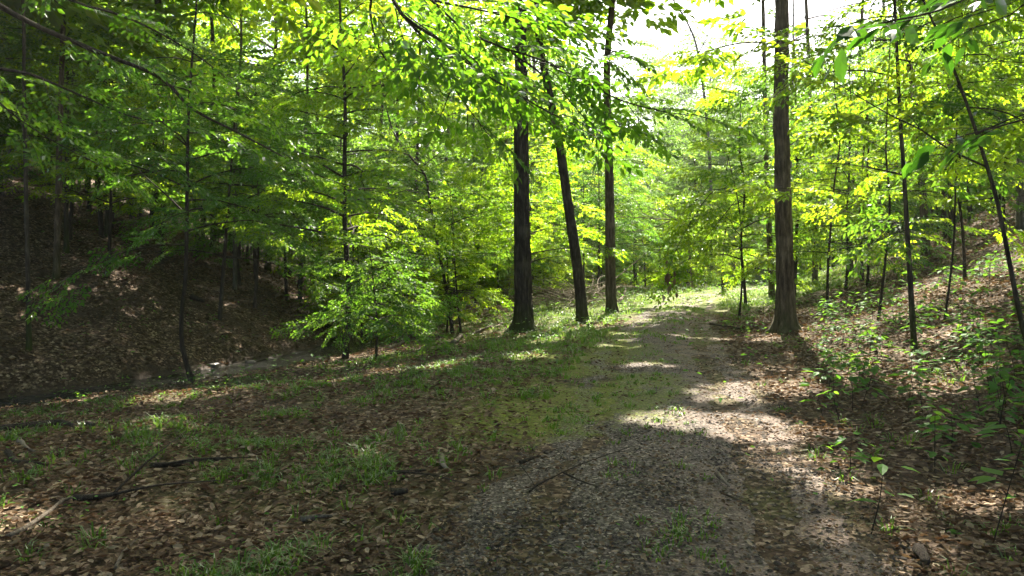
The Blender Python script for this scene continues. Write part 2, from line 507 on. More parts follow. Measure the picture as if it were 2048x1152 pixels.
def to_ground(P):
    gz = np.zeros(len(P))
    for _ in range(3):
        k = (P[:, 2] - gz) / SUNV[2]
        G = P - SUNV[None] * k[:, None]
        gz = H(G[:, 0], G[:, 1])
    return G


def in_patch(G, grow=0.0):
    hit = np.zeros(len(G), bool)
    w = (fbm(G[:, 0] * 2.2, G[:, 1] * 2.2, 91) - 0.5) * 1.5
    for (x, y, a, b) in PATCHES:
        hit |= ((G[:, 0] - x) / (a + grow)) ** 2 + ((G[:, 1] - y) / (b + grow)) ** 2 < 1.0 + w
    return hit


def keep_canopy(P):
    G = to_ground(P)
    n = np.clip((fbm(G[:, 0] * 0.85, G[:, 1] * 0.85, 41, 3) - 0.5) * 1.9 + 0.5, 0, 1)
    return (n > openness(G[:, 0], G[:, 1])) & ~in_patch(G, .28)


def keep_under(P):
    G = to_ground(P)
    gap = np.zeros(len(P), bool)
    for (x, y, a, b) in GAPS:
        gap |= np.hypot((G[:, 0] - x) / a, (G[:, 1] - y) / b) < .8
    return ~in_patch(G, .07) & ~(gap & (P[:, 2] > 2.9) & (fbm(G[:, 0] * 3, G[:, 1] * 3, 45) > .34))


# ------------------------------------------------------------------ leaves and leafy sprays
LEAF8_V = np.array([[0, 0, 0], [.33, 0, -.015], [.68, 0, -.035], [1, 0, -.11], [.26, .22, .03], [.62, .20, .0], [.26, -.22, .03], [.62, -.20, .0]])
LEAF8_T = np.array([[0, 6, 1], [0, 1, 4], [1, 6, 7], [1, 7, 2], [1, 2, 5], [1, 5, 4], [2, 7, 3], [2, 3, 5]])
LEAF2_V = np.array([[0, 0, 0], [.42, .26, .05], [1, 0, -.06], [.42, -.26, .05]])
LEAF2_T = np.array([[0, 3, 2], [0, 2, 1]])


def leaf_verts(base_v, P, ax, nm, size):
    ax = unit(ax); nm = unit(nm - ax * np.sum(nm * ax, -1, keepdims=True)); sd = np.cross(nm, ax)
    V = P[:, None] + size[:, None, None] * (base_v[None, :, 0:1] * ax[:, None] + base_v[None, :, 1:2] * sd[:, None] + base_v[None, :, 2:3] * nm[:, None])
    return V


class Spray:
    """A flat leafy shoot along +X, leaves spread to both sides, as on a beech twig."""
    def __init__(s, r, length, leaf, gap, twigs=7, lod=2, droop=0.12, flat=0.33):
        pos, ax = [], []
        s.wood = []
        def axis_pts(p0, ang, L, curve):
            n = max(3, int(L / 0.08))
            t = np.linspace(0, 1, n)
            a = ang + curve * t
            st = np.stack([np.cos(a), np.sin(a), -droop * 1.6 * t + r.normal(0, .06, n)], -1) * L / n
            return p0 + np.cumsum(st, 0)
        def leaves_on(P, start=0.12):
            L = np.linalg.norm(np.diff(P, axis=0), axis=1).sum()
            k = max(2, int(L / gap))
            for i in range(k):
                t = start + (1 - start) * (i + 0.6) / k
                f = t * (len(P) - 1); j = min(int(f), len(P) - 2)
                p = P[j] + (P[j + 1] - P[j]) * (f - j)
                d = unit(P[j + 1] - P[j])
                sgn = 1 if i % 2 else -1
                a = sgn * r.uniform(.6, 1.1)
                if i == k - 1: a *= 0.2
                dx = np.array([d[0] * math.cos(a) - d[1] * math.sin(a), d[0] * math.sin(a) + d[1] * math.cos(a), d[2] - r.uniform(-.05, .35)])
                pos.append(p); ax.append(dx)
        main = axis_pts(np.zeros(3), 0, length, r.normal(0, .25))
        s.wood.append((main, 0.0035 + 0.0025 * length, 0.0015))
        leaves_on(main, 0.35)
        for k in range(twigs):
            t = 0.1 + 0.82 * (k + r.uniform(0, .6)) / twigs
            p = main[int(t * (len(main) - 1))]
            sg = 1 if k % 2 else -1
            L = length * (0.52 - 0.36 * t) * r.uniform(.75, 1.2)
            tw = axis_pts(p, sg * r.uniform(.65, 1.0), L, -sg * r.uniform(.1, .4))
            s.wood.append((tw, 0.0022, 0.001))
            leaves_on(tw)
        pos = np.array(pos); ax = np.array(ax)
        nm = np.tile([0, 0, 1.0], (len(pos), 1)) + r.normal(0, flat, (len(pos), 3))
        size = leaf * r.uniform(.65, 1.15, len(pos))
        s.pos, s.ax, s.nm, s.size = pos, ax, nm, size
        s.lod = lod


def spray_set(seed, n, **kw):
    r = np.random.default_rng(seed)
    return [Spray(r, **kw) for _ in range(n)]


class Crown:
    """Many sprays turned into one set of leaves and thin twigs."""
    def __init__(s):
        s.P, s.A, s.Nn, s.S = [], [], [], []
        s.twigs = []

    def put(s, sp, p, d, r, scale=1.0, tilt=0.22, wood=1):
        d = unit(d)
        up = np.array([0, 0, 1.0]) + r.normal(0, tilt, 3)
        up = unit(up - d * np.dot(up, d)); sd = np.cross(up, d)
        Rm = np.stack([d, sd, up])          # rows: local axes in the world
        s.P.append(p + scale * sp.pos @ Rm); s.A.append(sp.ax @ Rm); s.Nn.append(sp.nm @ Rm); s.S.append(sp.size * scale)
        for w in sp.wood[:wood]:
            s.twigs.append((p + scale * w[0] @ Rm, w[1] * scale, w[2] * scale))

    def arrays(s):
        return np.concatenate(s.P), np.concatenate(s.A), np.concatenate(s.Nn), np.concatenate(s.S)

    def geo(s, lod, keep=None, origin=(0, 0, 0), r=None, twig_sides=3, twig_step=2, sizef=1.0):
        g = Geo()
        P, A, Nn, S = s.arrays()
        if keep is not None:
            k = keep(P); P, A, Nn, S = P[k], A[k], Nn[k], S[k]
        bv, bt = (LEAF8_V, LEAF8_T) if lod == 8 else (LEAF2_V, LEAF2_T)
        n = len(P); k = len(bv)
        if n:
            V = leaf_verts(bv, P, A, Nn, S * sizef).reshape(-1, 3) - np.asarray(origin)
            T = (bt[None] + (np.arange(n) * k)[:, None, None]).reshape(-1, 3)
            # neighbouring leaves share a tint, single leaves vary
            rn = np.clip(0.5 + 1.1 * (fbm(P[:, 0] * 1.3 + P[:, 2], P[:, 1] * 1.3 - P[:, 2], 7, 2) - .5) + (r or rng).normal(0, .2, n), 0, 1)
            g.add(V, T, None, np.repeat(rn, k), 0)
        if twig_sides:
            for (tp, r0, r1) in s.twigs:
                q = tp[::twig_step]
                if len(q) < 2: q = tp
                add_tube(g, q - np.asarray(origin), np.linspace(r0, r1, len(q)), twig_sides, 1)
        s.count = n
        return g


SP_NEAR = spray_set(1, 6, length=0.75, leaf=0.095, gap=0.046, twigs=8, lod=8, droop=.2, flat=.55)
SP_MID = spray_set(2, 8, length=1.15, leaf=0.125, gap=0.058, twigs=10, droop=.16, flat=.55)
SP_MIDL = spray_set(3, 8, length=1.35, leaf=0.155, gap=0.078, twigs=10, droop=.16, flat=.6)
SP_FAR = spray_set(4, 6, length=1.9, leaf=0.25, gap=0.14, twigs=9, droop=.16, flat=.65)
SP_CAN = spray_set(5, 6, length=2.2, leaf=0.40, gap=0.22, twigs=8, droop=.1, flat=.4)

ZAX = np.array([0, 0, 1.0])
ORD = 'first second third fourth fifth sixth seventh eighth ninth tenth eleventh twelfth thirteenth fourteenth fifteenth sixteenth seventeenth eighteenth nineteenth twentieth'.split()


def number_rows(objs, prefix, n_rows):
    """Tell look-alikes apart by their row from the front and their place from the left."""
    objs = sorted(objs, key=lambda o: o.location[1])
    per = math.ceil(len(objs) / n_rows)
    for k in range(n_rows):
        row = sorted(objs[k * per:(k + 1) * per], key=lambda o: o.location[0] / o.location[1])
        for j, o in enumerate(row):
            place = 'leftmost' if j == 0 else 'rightmost' if j == len(row) - 1 else ORD[j] + ' from left'
            rw = '' if n_rows == 1 else ('front row, ' if k == 0 else 'back row, ' if k == n_rows - 1 else ORD[k] + ' row, ')
            o['label'] = prefix + ', ' + rw + place



def trunk_rel(seed, furrow=0.06, flare=0.0, lobes=5):
    ph = seed * 1.7
    def rel(th, s):
        f = np.abs(vnoise(th * 4.2, s * 1.5, seed) - .5) * 1.5 + vnoise(th * 9.5 + 3, s * 4.5, seed + 5) * 0.35
        wrap = 0.5 + 0.5 * np.cos(th)        # hide the seam: fade noise where theta wraps
        f2 = np.abs(vnoise((th + np.pi) % (2 * np.pi) * 4.2, s * 1.5, seed + 9) - .5) * 1.5 + vnoise((th + np.pi) % (2 * np.pi) * 9.5, s * 4.5, seed + 6) * .35
        f = f * (1 - wrap) + f2 * wrap
        out = 1 + furrow * (f - .5) * 2
        out = out + flare * np.exp(-s / 0.26) * (0.75 + 0.5 * np.cos(lobes * th + ph) * np.exp(-s / .5) + .3 * np.cos(2 * th + ph))
        return out
    return rel


def make_trunk(pts, r0, r1, ns=10, step=0.3, furrow=0.05, flare=0.4, seed=1, sink=0.15):
    """pts relative to the base; the trunk starts a little under the ground."""
    pts = np.asarray(pts, float)
    P = resample(np.vstack([pts[:1] - [0, 0, sink], pts]) if sink else pts, step)
    s = np.concatenate([[0], np.cumsum(np.linalg.norm(np.diff(P, axis=0), axis=1))])
    rad = r0 + (r1 - r0) * (s / s[-1]) ** 0.9
    g = Geo()
    base_rel = trunk_rel(seed, furrow, flare)
    add_tube(g, P, rad, ns, 0, rel=lambda th, ss: base_rel(th, np.maximum(ss - sink, 0)))
    return g, P, rad


def point_on(P, z):
    i = int(np.argmin(np.abs(P[:, 2] - z)))
    return P[i], i


def grow_branches(r, P, rad, z0, z1, n, reach, rise=0.35, sag=0.25, az0=None, azs=None, lenf=None):
    """Boughs leaving the trunk between heights z0 and z1."""
    out = []
    az = r.uniform(0, 6.28) if az0 is None else az0
    for k in range(n):
        t = (k + r.uniform(0, .7)) / n
        z = z0 + (z1 - z0) * t
        p, i = point_on(P, z)
        az += 2.4 + r.normal(0, .35)
        a = az if azs is None else azs[k % len(azs)] + r.normal(0, .25)
        L = reach * (1.0 - 0.55 * t) * r.uniform(.7, 1.15)
        if lenf is not None: L *= lenf(a)
        rs_ = rise + r.normal(0, .16); sg_ = sag + abs(r.normal(0, .14))
        m = 6
        tt = np.linspace(0, 1, m)
        wob = np.cumsum(r.normal(0, .10, m))
        q = p + np.stack([np.cos(a + wob) * L * tt, np.sin(a + wob) * L * tt, L * (rs_ * tt - sg_ * tt ** 2) + np.cumsum(r.normal(0, .02 * L, m)) * tt], -1)
        q[0] = p
        rb = max(0.006, min(rad[i] * 0.55, 0.008 + 0.011 * L))
        out.append((resample(q, 0.25), rb, L))
    return out


def dress(cr, r, B, sprays, every=0.42, start=0.25, scale=1.0, tilt=.33, dz=0.08):
    """Leafy sprays to both sides of a bough and at its tip."""
    s = np.concatenate([[0], np.cumsum(np.linalg.norm(np.diff(B, axis=0), axis=1))])
    L = s[-1]
    k = 0; x = L * start
    while x < L * 0.96:
        i = min(int(np.searchsorted(s, x)), len(B) - 2)
        d = unit(B[i + 1] - B[i])
        sg = 1 if k % 2 else -1
        a = sg * r.uniform(.5, 1.1)
        dd = np.array([d[0] * math.cos(a) - d[1] * math.sin(a), d[0] * math.sin(a) + d[1] * math.cos(a), d[2] * .5 + r.normal(-.05, .2)])
        cr.put(sprays[r.integers(len(sprays))], B[i] + [0, 0, r.normal(0, dz)], dd, r, scale * r.uniform(.7, 1.1) * (1.05 - .35 * x / L), tilt)
        x += every * r.uniform(.7, 1.3); k += 1
    cr.put(sprays[r.integers(len(sprays))], B[-2], B[-1] - B[-2], r, scale * .8, tilt)


def tree_parts(root, r, pts, r0, r1, bark, leafmat, crown, lod_ns=8, step=0.35, furrow=.05, flare=.4, seed=1,
               sprays=None, keep=None, origin=None, split_branches=False, every=0.42, lod=2, twig_sides=3, spray_scale=1.0, extra=None, kindstuff=True, sizef=1.0):
    """trunk, branches and crown under the thing `root`; crown = list of (z0, z1, n, reach, rise, sag)."""
    g, P, rad = make_trunk(pts, r0, r1, lod_ns, step, furrow, flare, seed)
    obj('trunk', g.mesh('trunk', [bark], True), root)
    cr = Crown()
    Bs = []
    for spec in crown:
        Bs += grow_branches(r, P, rad, *spec[:4], rise=spec[4], sag=spec[5], azs=(spec[6] if len(spec) > 6 else None))
    if extra:
        Bs += extra
    if keep is not None:      # no bough across the gaps that let the sun through
        cut = []
        org_ = np.zeros(3) if origin is None else origin
        for (B, rb, L) in Bs:
            hit = np.nonzero(in_patch(to_ground(B + org_), .05))[0]
            if len(hit): B = B[:hit[0]]
            if len(B) >= 4: cut.append((B, rb, L))
        Bs = cut
    bg_ = Geo()
    for (B, rb, L) in Bs:
        if split_branches:
            gb = Geo(); add_tube(gb, B, np.linspace(rb, .004, len(B)), 6)
            obj('branch', gb.mesh('branch', [M['bark_thin']], True), root)
        else:
            add_tube(bg_, B, np.linspace(rb, .004, len(B)), 5)
        dress(cr, r, B, sprays, every, scale=spray_scale)
    # a leader shoot at the top
    top = P[-1]
    for k in range(4):
        a = r.uniform(0, 6.28)
        cr.put(sprays[r.integers(len(sprays))], top, np.array([math.cos(a), math.sin(a), .5]), r, spray_scale)
    if not split_branches and bg_.n:
        tag(obj('limbs', bg_.mesh('limbs', [bark], True), root), kind='stuff')
    org = np.zeros(3) if origin is None else origin
    kf = None if keep is None else (lambda Q: keep(Q + org))
    gc = cr.geo(lod, kf, r=r, twig_sides=twig_sides, sizef=sizef)
    c = obj('crown', gc.mesh('crown', [leafmat, M['bark_thin']]), root)
    if kindstuff: c['kind'] = 'stuff'
    root['leaves'] = int(cr.count)
    del root['leaves']
    return cr.count


# ================================================================== THE SETTING
def warp(lo, hi, dense_lo, dense_hi, fine, coarse_n):
    a = np.arange(dense_lo, dense_hi + 1e-6, fine)
    l = dense_lo - (np.linspace(1, 0, coarse_n, endpoint=False) ** 2.0) * (dense_lo - lo)
    h = dense_hi + (np.linspace(0, 1, coarse_n + 1)[1:] ** 2.0) * (hi - dense_hi)
    return np.concatenate([l, a, h])


gx = warp(-160, 160, -16, 16, 0.16, 40)
gy = warp(-30, 260, 2.0, 34, 0.16, 45)
XX, YY = np.meshgrid(gx, gy)
ZZ = H(XX, YY)
# the ground dips a little under the track so that the track lies in it
Vg = np.stack([XX, YY, ZZ], -1).reshape(-1, 3)
nx, ny = len(gx), len(gy)
ii = (np.arange(ny - 1)[:, None] * nx + np.arange(nx - 1)[None]).ravel()
Qg = np.stack([ii, ii + 1, ii + nx + 1, ii + nx], -1)
g = Geo(); g.add(Vg, None, Qg)
me = g.mesh('ground', [M['floor']], True)


def grass_mask(x, y):
    d = (x - creek_x(y)) * 0.86
    n = fbm(x * 0.8, y * 0.8, 21, 3)
    n2 = fbm(x * 2.6, y * 2.6, 25, 2)
    e = np.abs(x - path_x(y))
    m_ = sstep(.42, .62, n * .6 + n2 * .4) * sstep(1.4, 2.4, d) * 0.55
    verge = sstep(.35, .55, n2 * .5 + n * .5) * sstep(9.5, 13, y) * (1 - sstep(3.2, 5.0, e)) * sstep(.9, 1.3, e) * (x < path_x(y))
    clear = sstep(20, 25, y) * (1 - sstep(5, 8, e)) * .95 * (y < 60)
    right = sstep(.5, .65, n2) * sstep(1.2, 1.6, e) * (1 - sstep(1.8, 2.6, e)) * sstep(12, 20, y) * .8
    m_ = np.where(x > path_x(y) + 1.2, m_ * .12, m_)
    m_ = np.where(d < 0, m_ * .1, m_)
    return np.clip(np.maximum.reduce([m_, verge * .9, clear, right]), 0, 1)


def add_attr(me, name, val):
    a = me.attributes.new(name, 'FLOAT', 'POINT')
    a.data.foreach_set('value', np.asarray(val, np.float32).ravel())


gm = grass_mask(Vg[:, 0], Vg[:, 1])
dd = (Vg[:, 0] - creek_x(Vg[:, 1])) * 0.86
soilm = np.clip((1 - sstep(0.6, 1.0, np.abs(dd))) + sstep(.52, .7, fbm(Vg[:, 0] * 1.1, Vg[:, 1] * 1.1, 33)) * .6, 0, 1)
add_attr(me, 'grass', gm * (.42 + .45 * sstep(10, 15, Vg[:, 1])))
add_attr(me, 'soil', soilm)
add_attr(me, 'wet', (1 - sstep(0.55, 0.9, np.abs(dd))))
ground = tag(obj('ground', me), kind='structure')

# the track: a strip that rises out of the ground in its middle
ys = np.concatenate([np.arange(-4, 16, 0.12), np.arange(16, 46, 0.3)])
us = np.linspace(-1, 1, 31)
UU, SS = np.meshgrid(us, ys)
half = 1.35 + 0.25 * (fbm(SS * 0.6, UU * 0 + np.sign(UU) * 5, 61) - .5) * 2 - 0.15 * sstep(14, 25, SS)
PX = path_x(SS) + UU * half
PZ = H(PX, SS) + 0.028 - 0.06 * np.abs(UU) ** 4 + (fbm(PX * 3, SS * 3, 63) - .5) * .03 - 0.03 * np.exp(-((np.abs(UU) - .5) / .18) ** 2)
Vp = np.stack([PX, SS, PZ], -1).reshape(-1, 3)
nu = len(us)
ii = (np.arange(len(ys) - 1)[:, None] * nu + np.arange(nu - 1)[None]).ravel()
g = Geo(); g.add(Vp, None, np.stack([ii, ii + 1, ii + nu + 1, ii + nu], -1))
me = g.mesh('path', [M['track']], True)


def moss_mask(x, y):
    u = x - path_x(y)
    n = fbm(x * 1.1, y * 1.1, 71, 3)
    return np.clip(sstep(.22, .50, n + .16 * (-u - .3)) * (1 - sstep(-.3, .5, u)) * sstep(5.6, 7.2, y) * (1 - sstep(15, 20, y))
                   + sstep(.55, .66, n) * sstep(6, 8, y) * .5 + .75 * sstep(17, 26, y) * sstep(.35, .55, n), 0, 1)


add_attr(me, 'moss', moss_mask(Vp[:, 0], Vp[:, 1]))
g_u = Vg[:, 0] - path_x(Vg[:, 1])
add_attr(ground.data, 'moss', moss_mask(Vg[:, 0], Vg[:, 1]) * sstep(-3.0, -1.6, g_u) * (1 - sstep(1.2, 1.6, g_u)))
add_attr(me, 'litter', sstep(.15, .9, (Vp[:, 0] - path_x(Vp[:, 1])) * .55 + .45))
tag(obj('path', me), kind='structure')

# the stream
ys = np.arange(4, 44, 0.25)
us = np.linspace(-1, 1, 9)
UU, SS = np.meshgrid(us, ys)
PX = creek_x(SS) + UU * 1.0
Vp = np.stack([PX, SS, -0.87 + 0 * PX + 0.004 * np.sin(PX * 9 + SS * 5)], -1).reshape(-1, 3)
nu = len(us)
ii = (np.arange(len(ys) - 1)[:, None] * nu + np.arange(nu - 1)[None]).ravel()
g = Geo(); g.add(Vp, None, np.stack([ii, ii + 1, ii + nu + 1, ii + nu], -1))
tag(obj('stream', g.mesh('stream', [M['water']], True)), kind='structure')

# ================================================================== TALL TREES
def px_trunk(base, pix, Y=None):
    """Trunk line through photo pixels at the depth of its base, relative to the base."""
    Y = base[1] if Y is None else Y
    return np.array([[0, 0, 0]] + [list(at(px, py, Y) - base) for (px, py) in pix])


def tall_tree(name, label, px, py, w, pix, bark, h=17.0, crown_r=4.6, ns=10, step=.35, furrow=.05, flare=.5, seed=1, group=None,
              base=None, crown_z=None, canopy=SP_CAN, n_b=16, cat='tree', leaf='leaf', spray_scale=1.0, every=.30, low=None, keep=keep_canopy):
    base = ground_hit(px, py) if base is None else base
    r = np.random.default_rng(seed)
    root = thing(name, label, cat, base, 0, group)
    r0 = w / F_PX * base[1] / 2 if w else .2
    pts = px_trunk(base, pix) if pix else np.array([[0, 0, 0]])
    top = pts[-1]
    lean = (pts[-1] - pts[-2]) / max(1e-3, pts[-1][2] - pts[-2][2]) if len(pts) > 1 else np.array([r.normal(0, .02), r.normal(0, .02), 1])
    z = top[2]
    more = []
    while z < h:
        z2 = min(h, z + 2.5)
        top = top + lean * (z2 - z) + np.array([r.normal(0, .08), r.normal(0, .08), 0]); z = z2
        lean = lean * np.array([.6, .6, 1])
        more.append(top.copy())
    pts = np.vstack([pts] + more)
    z0 = h * .52 if crown_z is None else crown_z
    cr = [(z0, h, n_b, crown_r, .30, .15)]
    if low: cr += low
    n = tree_parts(root, r, pts, r0, r0 * .25, bark, M[leaf], cr, ns, step, furrow, flare, seed, canopy, keep, base,
                   every=every, twig_sides=0, spray_scale=spray_scale, sizef=1.35 if canopy is SP_CAN else 1.4 if base[0] < -4 else 1.1)
    return root


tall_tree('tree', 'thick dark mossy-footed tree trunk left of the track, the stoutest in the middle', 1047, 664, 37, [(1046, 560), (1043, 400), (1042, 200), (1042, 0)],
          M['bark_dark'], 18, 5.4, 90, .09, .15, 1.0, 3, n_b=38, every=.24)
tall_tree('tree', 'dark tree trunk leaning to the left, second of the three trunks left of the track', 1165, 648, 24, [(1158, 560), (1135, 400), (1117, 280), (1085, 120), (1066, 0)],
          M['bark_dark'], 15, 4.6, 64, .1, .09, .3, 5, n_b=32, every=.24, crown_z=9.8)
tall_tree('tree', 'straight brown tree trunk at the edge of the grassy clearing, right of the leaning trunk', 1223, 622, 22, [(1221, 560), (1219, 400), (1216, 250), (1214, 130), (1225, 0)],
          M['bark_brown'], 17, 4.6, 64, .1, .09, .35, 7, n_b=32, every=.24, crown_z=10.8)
tall_tree('tree', 'thick brown furrowed tree trunk standing right of the track', 1573, 664, 36, [(1570, 560), (1566, 400), (1562, 200), (1564, 0)],
          M['bark_brown'], 18, 5.6, 90, .09, .16, .95, 9, n_b=56, every=.24, crown_z=9.8)
tall_tree('tree', 'slim brown trunk just behind the thick furrowed trunk right of the track', 1544, 596, 13, [(1540, 500), (1532, 300), (1526, 0)],
          M['bark_brown'], 17, 5.0, 14, .2, .06, .3, 12, n_b=34)
tall_tree('tree', 'grey trunk half hidden behind the thick dark trunk, rising from the brush pile', 1084, 560, 14, [(1080, 450), (1072, 300), (1068, 100)],
          M['bark_brown'], 18, 4.0, 14, .2, .06, .3, 14, n_b=12)
tall_tree('tree', 'slim trunk close behind the left edge of the thick dark trunk', 1018, 575, 10, [(1016, 450), (1012, 300), (1006, 60)],
          M['bark_brown'], 16, 3.6, 12, .25, .06, .3, 15, n_b=11)
tall_tree('tree', 'trunk on the right bank between the thick furrowed trunk and the saplings', 1630, 568, 12, [(1629, 450), (1622, 250), (1612, 0)],
          M['bark_brown'], 17, 5.0, 12, .25, .06, .3, 16, n_b=24)
tall_tree('tree', 'trunk high on the sunny right bank behind the thin upright sapling', 1851, 512, 16, [(1846, 400), (1828, 200), (1800, 0)],
          M['bark_brown'], 16, 4.0, 12, .25, .06, .4, 17, n_b=12)
tall_tree('tree', 'broad black trunk in deep shade on the left hillside', 312, 474, 22, [(313, 350), (314, 200), (316, 0)],
          M['bark_dark'], 17, 4.6, 14, .25, .06, .4, 18, n_b=22)
tall_tree('tree', 'dark brown trunk on the left hillside, larger of the pair near the left edge', 113, 556, 13, [(116, 420), (120, 250), (128, 0)],
          M['bark_brown'], 16, 4.6, 12, .25, .06, .3, 19, n_b=22)
tall_tree('tree', 'thin dark trunk just right of the larger trunk near the left edge', 133, 506, 9, [(133, 400), (134, 250), (136, 0)],
          M['bark_dark'], 15, 4.2, 10, .25, .06, .3, 20, n_b=13)
tall_tree('tree', 'thin straight trunk in front on the left hillside, nearest the left edge of the photo', 58, 702, 10, [(56, 550), (52, 380), (48, 150), (46, 0)],
          M['bark_dark'], 13, 4.4, 12, .25, .06, .3, 22, n_b=22)
tall_tree('tree', 'dark trunk in the shaded hollow behind the low leafy sapling', 832, 628, 10, [(833, 520), (832, 400), (838, 200), (842, 0)],
          M['bark_dark'], 16, 4.2, 12, .25, .06, .3, 23, n_b=14)
tall_tree('tree', 'thin grey trunk on the hillside seen above the angled sapling', 950, 560, 8, [(949, 450), (948, 300), (944, 0)],
          M['bark_grey'], 16, 4.0, 10, .3, .06, .3, 24, n_b=13)
# fillers on both slopes and behind: every trunk its own tree
n_l = 0
fill = []
for (px, Y, w, h) in [(20, 27, 9, 15), (215, 24, 11, 16), (260, 33, 12, 16), (425, 29, 12, 17), (470, 24, 9, 15), (535, 34, 14, 17), (600, 27, 9, 16),
                      (640, 38, 12, 17), (745, 33, 10, 17), (790, 42, 12, 17), (890, 45, 11, 17), (350, 42, 12, 16), (100, 38, 12, 16), (-60, 17, 16, 16), (-150, 24, 14, 16)]:
    x = (px - CX) / F_PX * Y
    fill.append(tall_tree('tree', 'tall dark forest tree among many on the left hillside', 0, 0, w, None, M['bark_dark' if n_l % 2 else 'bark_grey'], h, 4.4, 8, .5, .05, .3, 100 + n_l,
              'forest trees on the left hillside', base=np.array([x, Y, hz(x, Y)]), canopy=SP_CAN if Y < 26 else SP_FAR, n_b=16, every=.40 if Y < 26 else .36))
    n_l += 1
number_rows(fill, 'tall dark forest tree on the left hillside', 3)
fill = []
for (px, Y, w, h) in [(1700, 27, 11, 17), (1765, 34, 12, 16), (1905, 25, 13, 15), (2040, 19, 15, 15), (1985, 33, 12, 15), (1585, 38, 10, 16), (2120, 25, 15, 15), (2240, 14, 18, 15)]:
    x = (px - CX) / F_PX * Y
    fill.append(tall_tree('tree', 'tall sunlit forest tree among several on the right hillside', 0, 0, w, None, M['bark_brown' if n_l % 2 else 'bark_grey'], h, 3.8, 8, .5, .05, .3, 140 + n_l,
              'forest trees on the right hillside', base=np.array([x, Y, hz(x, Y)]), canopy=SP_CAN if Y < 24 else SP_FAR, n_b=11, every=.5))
    n_l += 1
number_rows(fill, 'tall sunlit forest tree on the right hillside', 2)
# unseen trees added beside and behind the viewpoint to shade the near ground
for (x, y, h, side) in [(-9.5, 3.5, 15, 'left of the viewpoint'), (-4.5, -4.5, 16, 'close behind the viewpoint on its left'), (4.8, -4.0, 15, 'close behind the viewpoint on its right'),
                        (9.5, 4.5, 15, 'right of the viewpoint'), (0.3, -9.5, 16, 'straight behind the viewpoint'), (-10.5, -5.5, 15, 'far back on the left of the viewpoint'),
                        (10.5, -6, 15, 'far back on the right of the viewpoint'), (13.5, 10.5, 14, 'ahead beyond the right edge'), (-15, 9.5, 15, 'ahead beyond the left edge')]:
    tall_tree('tree', 'tall forest tree outside the photo, ' + side, 0, 0, 0, None, M['bark_grey'], h, 5.2, 10, .4, .05, .4, 180 + n_l,
              'forest trees around the viewpoint', base=np.array([x, y, hz(x, y)]), n_b=18, every=.40)
    n_l += 1

# ================================================================== UNDERSTOREY: saplings with layered foliage
def sapling(name, label, px, py, w, pix, h, crown, seed, bark='bark_thin', leaf='leaf', sprays=SP_MID, group=None, base=None, every=.42,
            ns=8, split=True, keep=keep_under, lod=2, spray_scale=1.0, extra=None, cat='sapling', flare=.25):
    base = ground_hit(px, py) if base is None else base
    r = np.random.default_rng(seed)
    root = thing(name, label, cat, base, 0, group)
    r0 = w / F_PX * base[1] / 2
    pts = px_trunk(base, pix) if pix else np.array([[0, 0, 0]])
    top = pts[-1]; z = top[2]; more = []
    while z < h - .05:
        z2 = min(h, z + 1.0)
        top = top + np.array([r.normal(0, .07), r.normal(0, .07), z2 - z]); z = z2
        more.append(top.copy())
    pts = np.vstack([pts] + more) if more else pts
    ex = None
    if extra:   # boughs drawn through photo pixels with a depth each, in world space
        ex = [(resample(np.array([at(a, b, Y) for (a, b, Y) in e[0]]) - base, .2), e[1], 1.0) for e in extra]
    tree_parts(root, r, pts, r0, max(.006, r0 * .3), M[bark], M[leaf], crown, ns, .25, .04, flare, seed, sprays, keep, base,
               split_branches=split, every=every, lod=lod, spray_scale=spray_scale, extra=ex)
    return root


sapling('sapling', 'slender dark sapling on the stream bank, left of the low bright sapling', 691, 699, 13,
        [(698, 590), (690, 460), (689, 330), (690, 200), (682, 60), (676, -60)], 7.6, [(2.4, 7.4, 28, 3.0, .32, .2)], 201, base=on(691, 17.5), every=.27)
sapling('sapling', 'crooked mossy-stemmed sapling rising from the very edge of the stream', 384, 754, 11,
        [(364, 690), (364, 620), (372, 540), (374, 400), (378, 210), (392, 20), (398, -80)], 6.6, [(2.6, 6.4, 22, 2.7, .3, .2)], 202, base=on(384, 14.2), bark='bark_thin', leaf='leaf_cool', every=.3)
sapling('sapling', 'low spreading sapling with bright layered leaves between stream and track', 756, 690, 6,
        [(754, 640), (748, 580), (742, 520)], 2.45, [(.8, 2.3, 22, 2.0, .2, .22)], 203, base=on(752, 16.5), leaf='leaf_cool', every=.2, spray_scale=.85)
sapling('sapling', 'thin sapling leaning far to the left beside the fallen logs', 905, 668, 8,
        [(892, 577), (874, 483), (859, 400), (850, 350), (818, 310), (786, 262), (760, 160)], 6.6, [(2.2, 6.4, 22, 2.4, .3, .2)], 204, leaf='leaf_cool', every=.28)
sapling('sapling', 'short thin sapling just right of the leaning one by the fallen logs', 922, 668, 5,
        [(914, 590), (908, 500), (905, 420)], 3.6, [(1.0, 3.5, 14, 1.4, .3, .2)], 205, every=.26, spray_scale=.8)
sapling('sapling', 'thin upright dark sapling on the right bank in front of the sunny slope', 1829, 704, 12,
        [(1822, 590), (1815, 470), (1808, 350), (1800, 230), (1793, 80), (1788, -60)], 6.4, [(1.7, 6.2, 24, 2.4, .28, .22)], 206, bark='bark_dark', every=.3)
sapling('sapling', 'bent dark sapling curving up to the left at the right edge of the photo', 2075, 760, 11,
        [(2044, 650), (2022, 540), (1996, 410), (1970, 320), (1936, 215), (1898, 115), (1846, 0), (1815, -80)], 4.6,
        [(2.3, 4.4, 10, 1.7, .25, .2, [0.2, -.5, .6, 1.2])], 207, bark='bark_dark', every=.3,
        extra=[([(1972, 333, 7.4), (1900, 300, 7.6), (1840, 258, 7.8), (1790, 235, 8.0), (1720, 195, 8.3), (1650, 150, 8.6), (1590, 108, 8.8)], .012)])
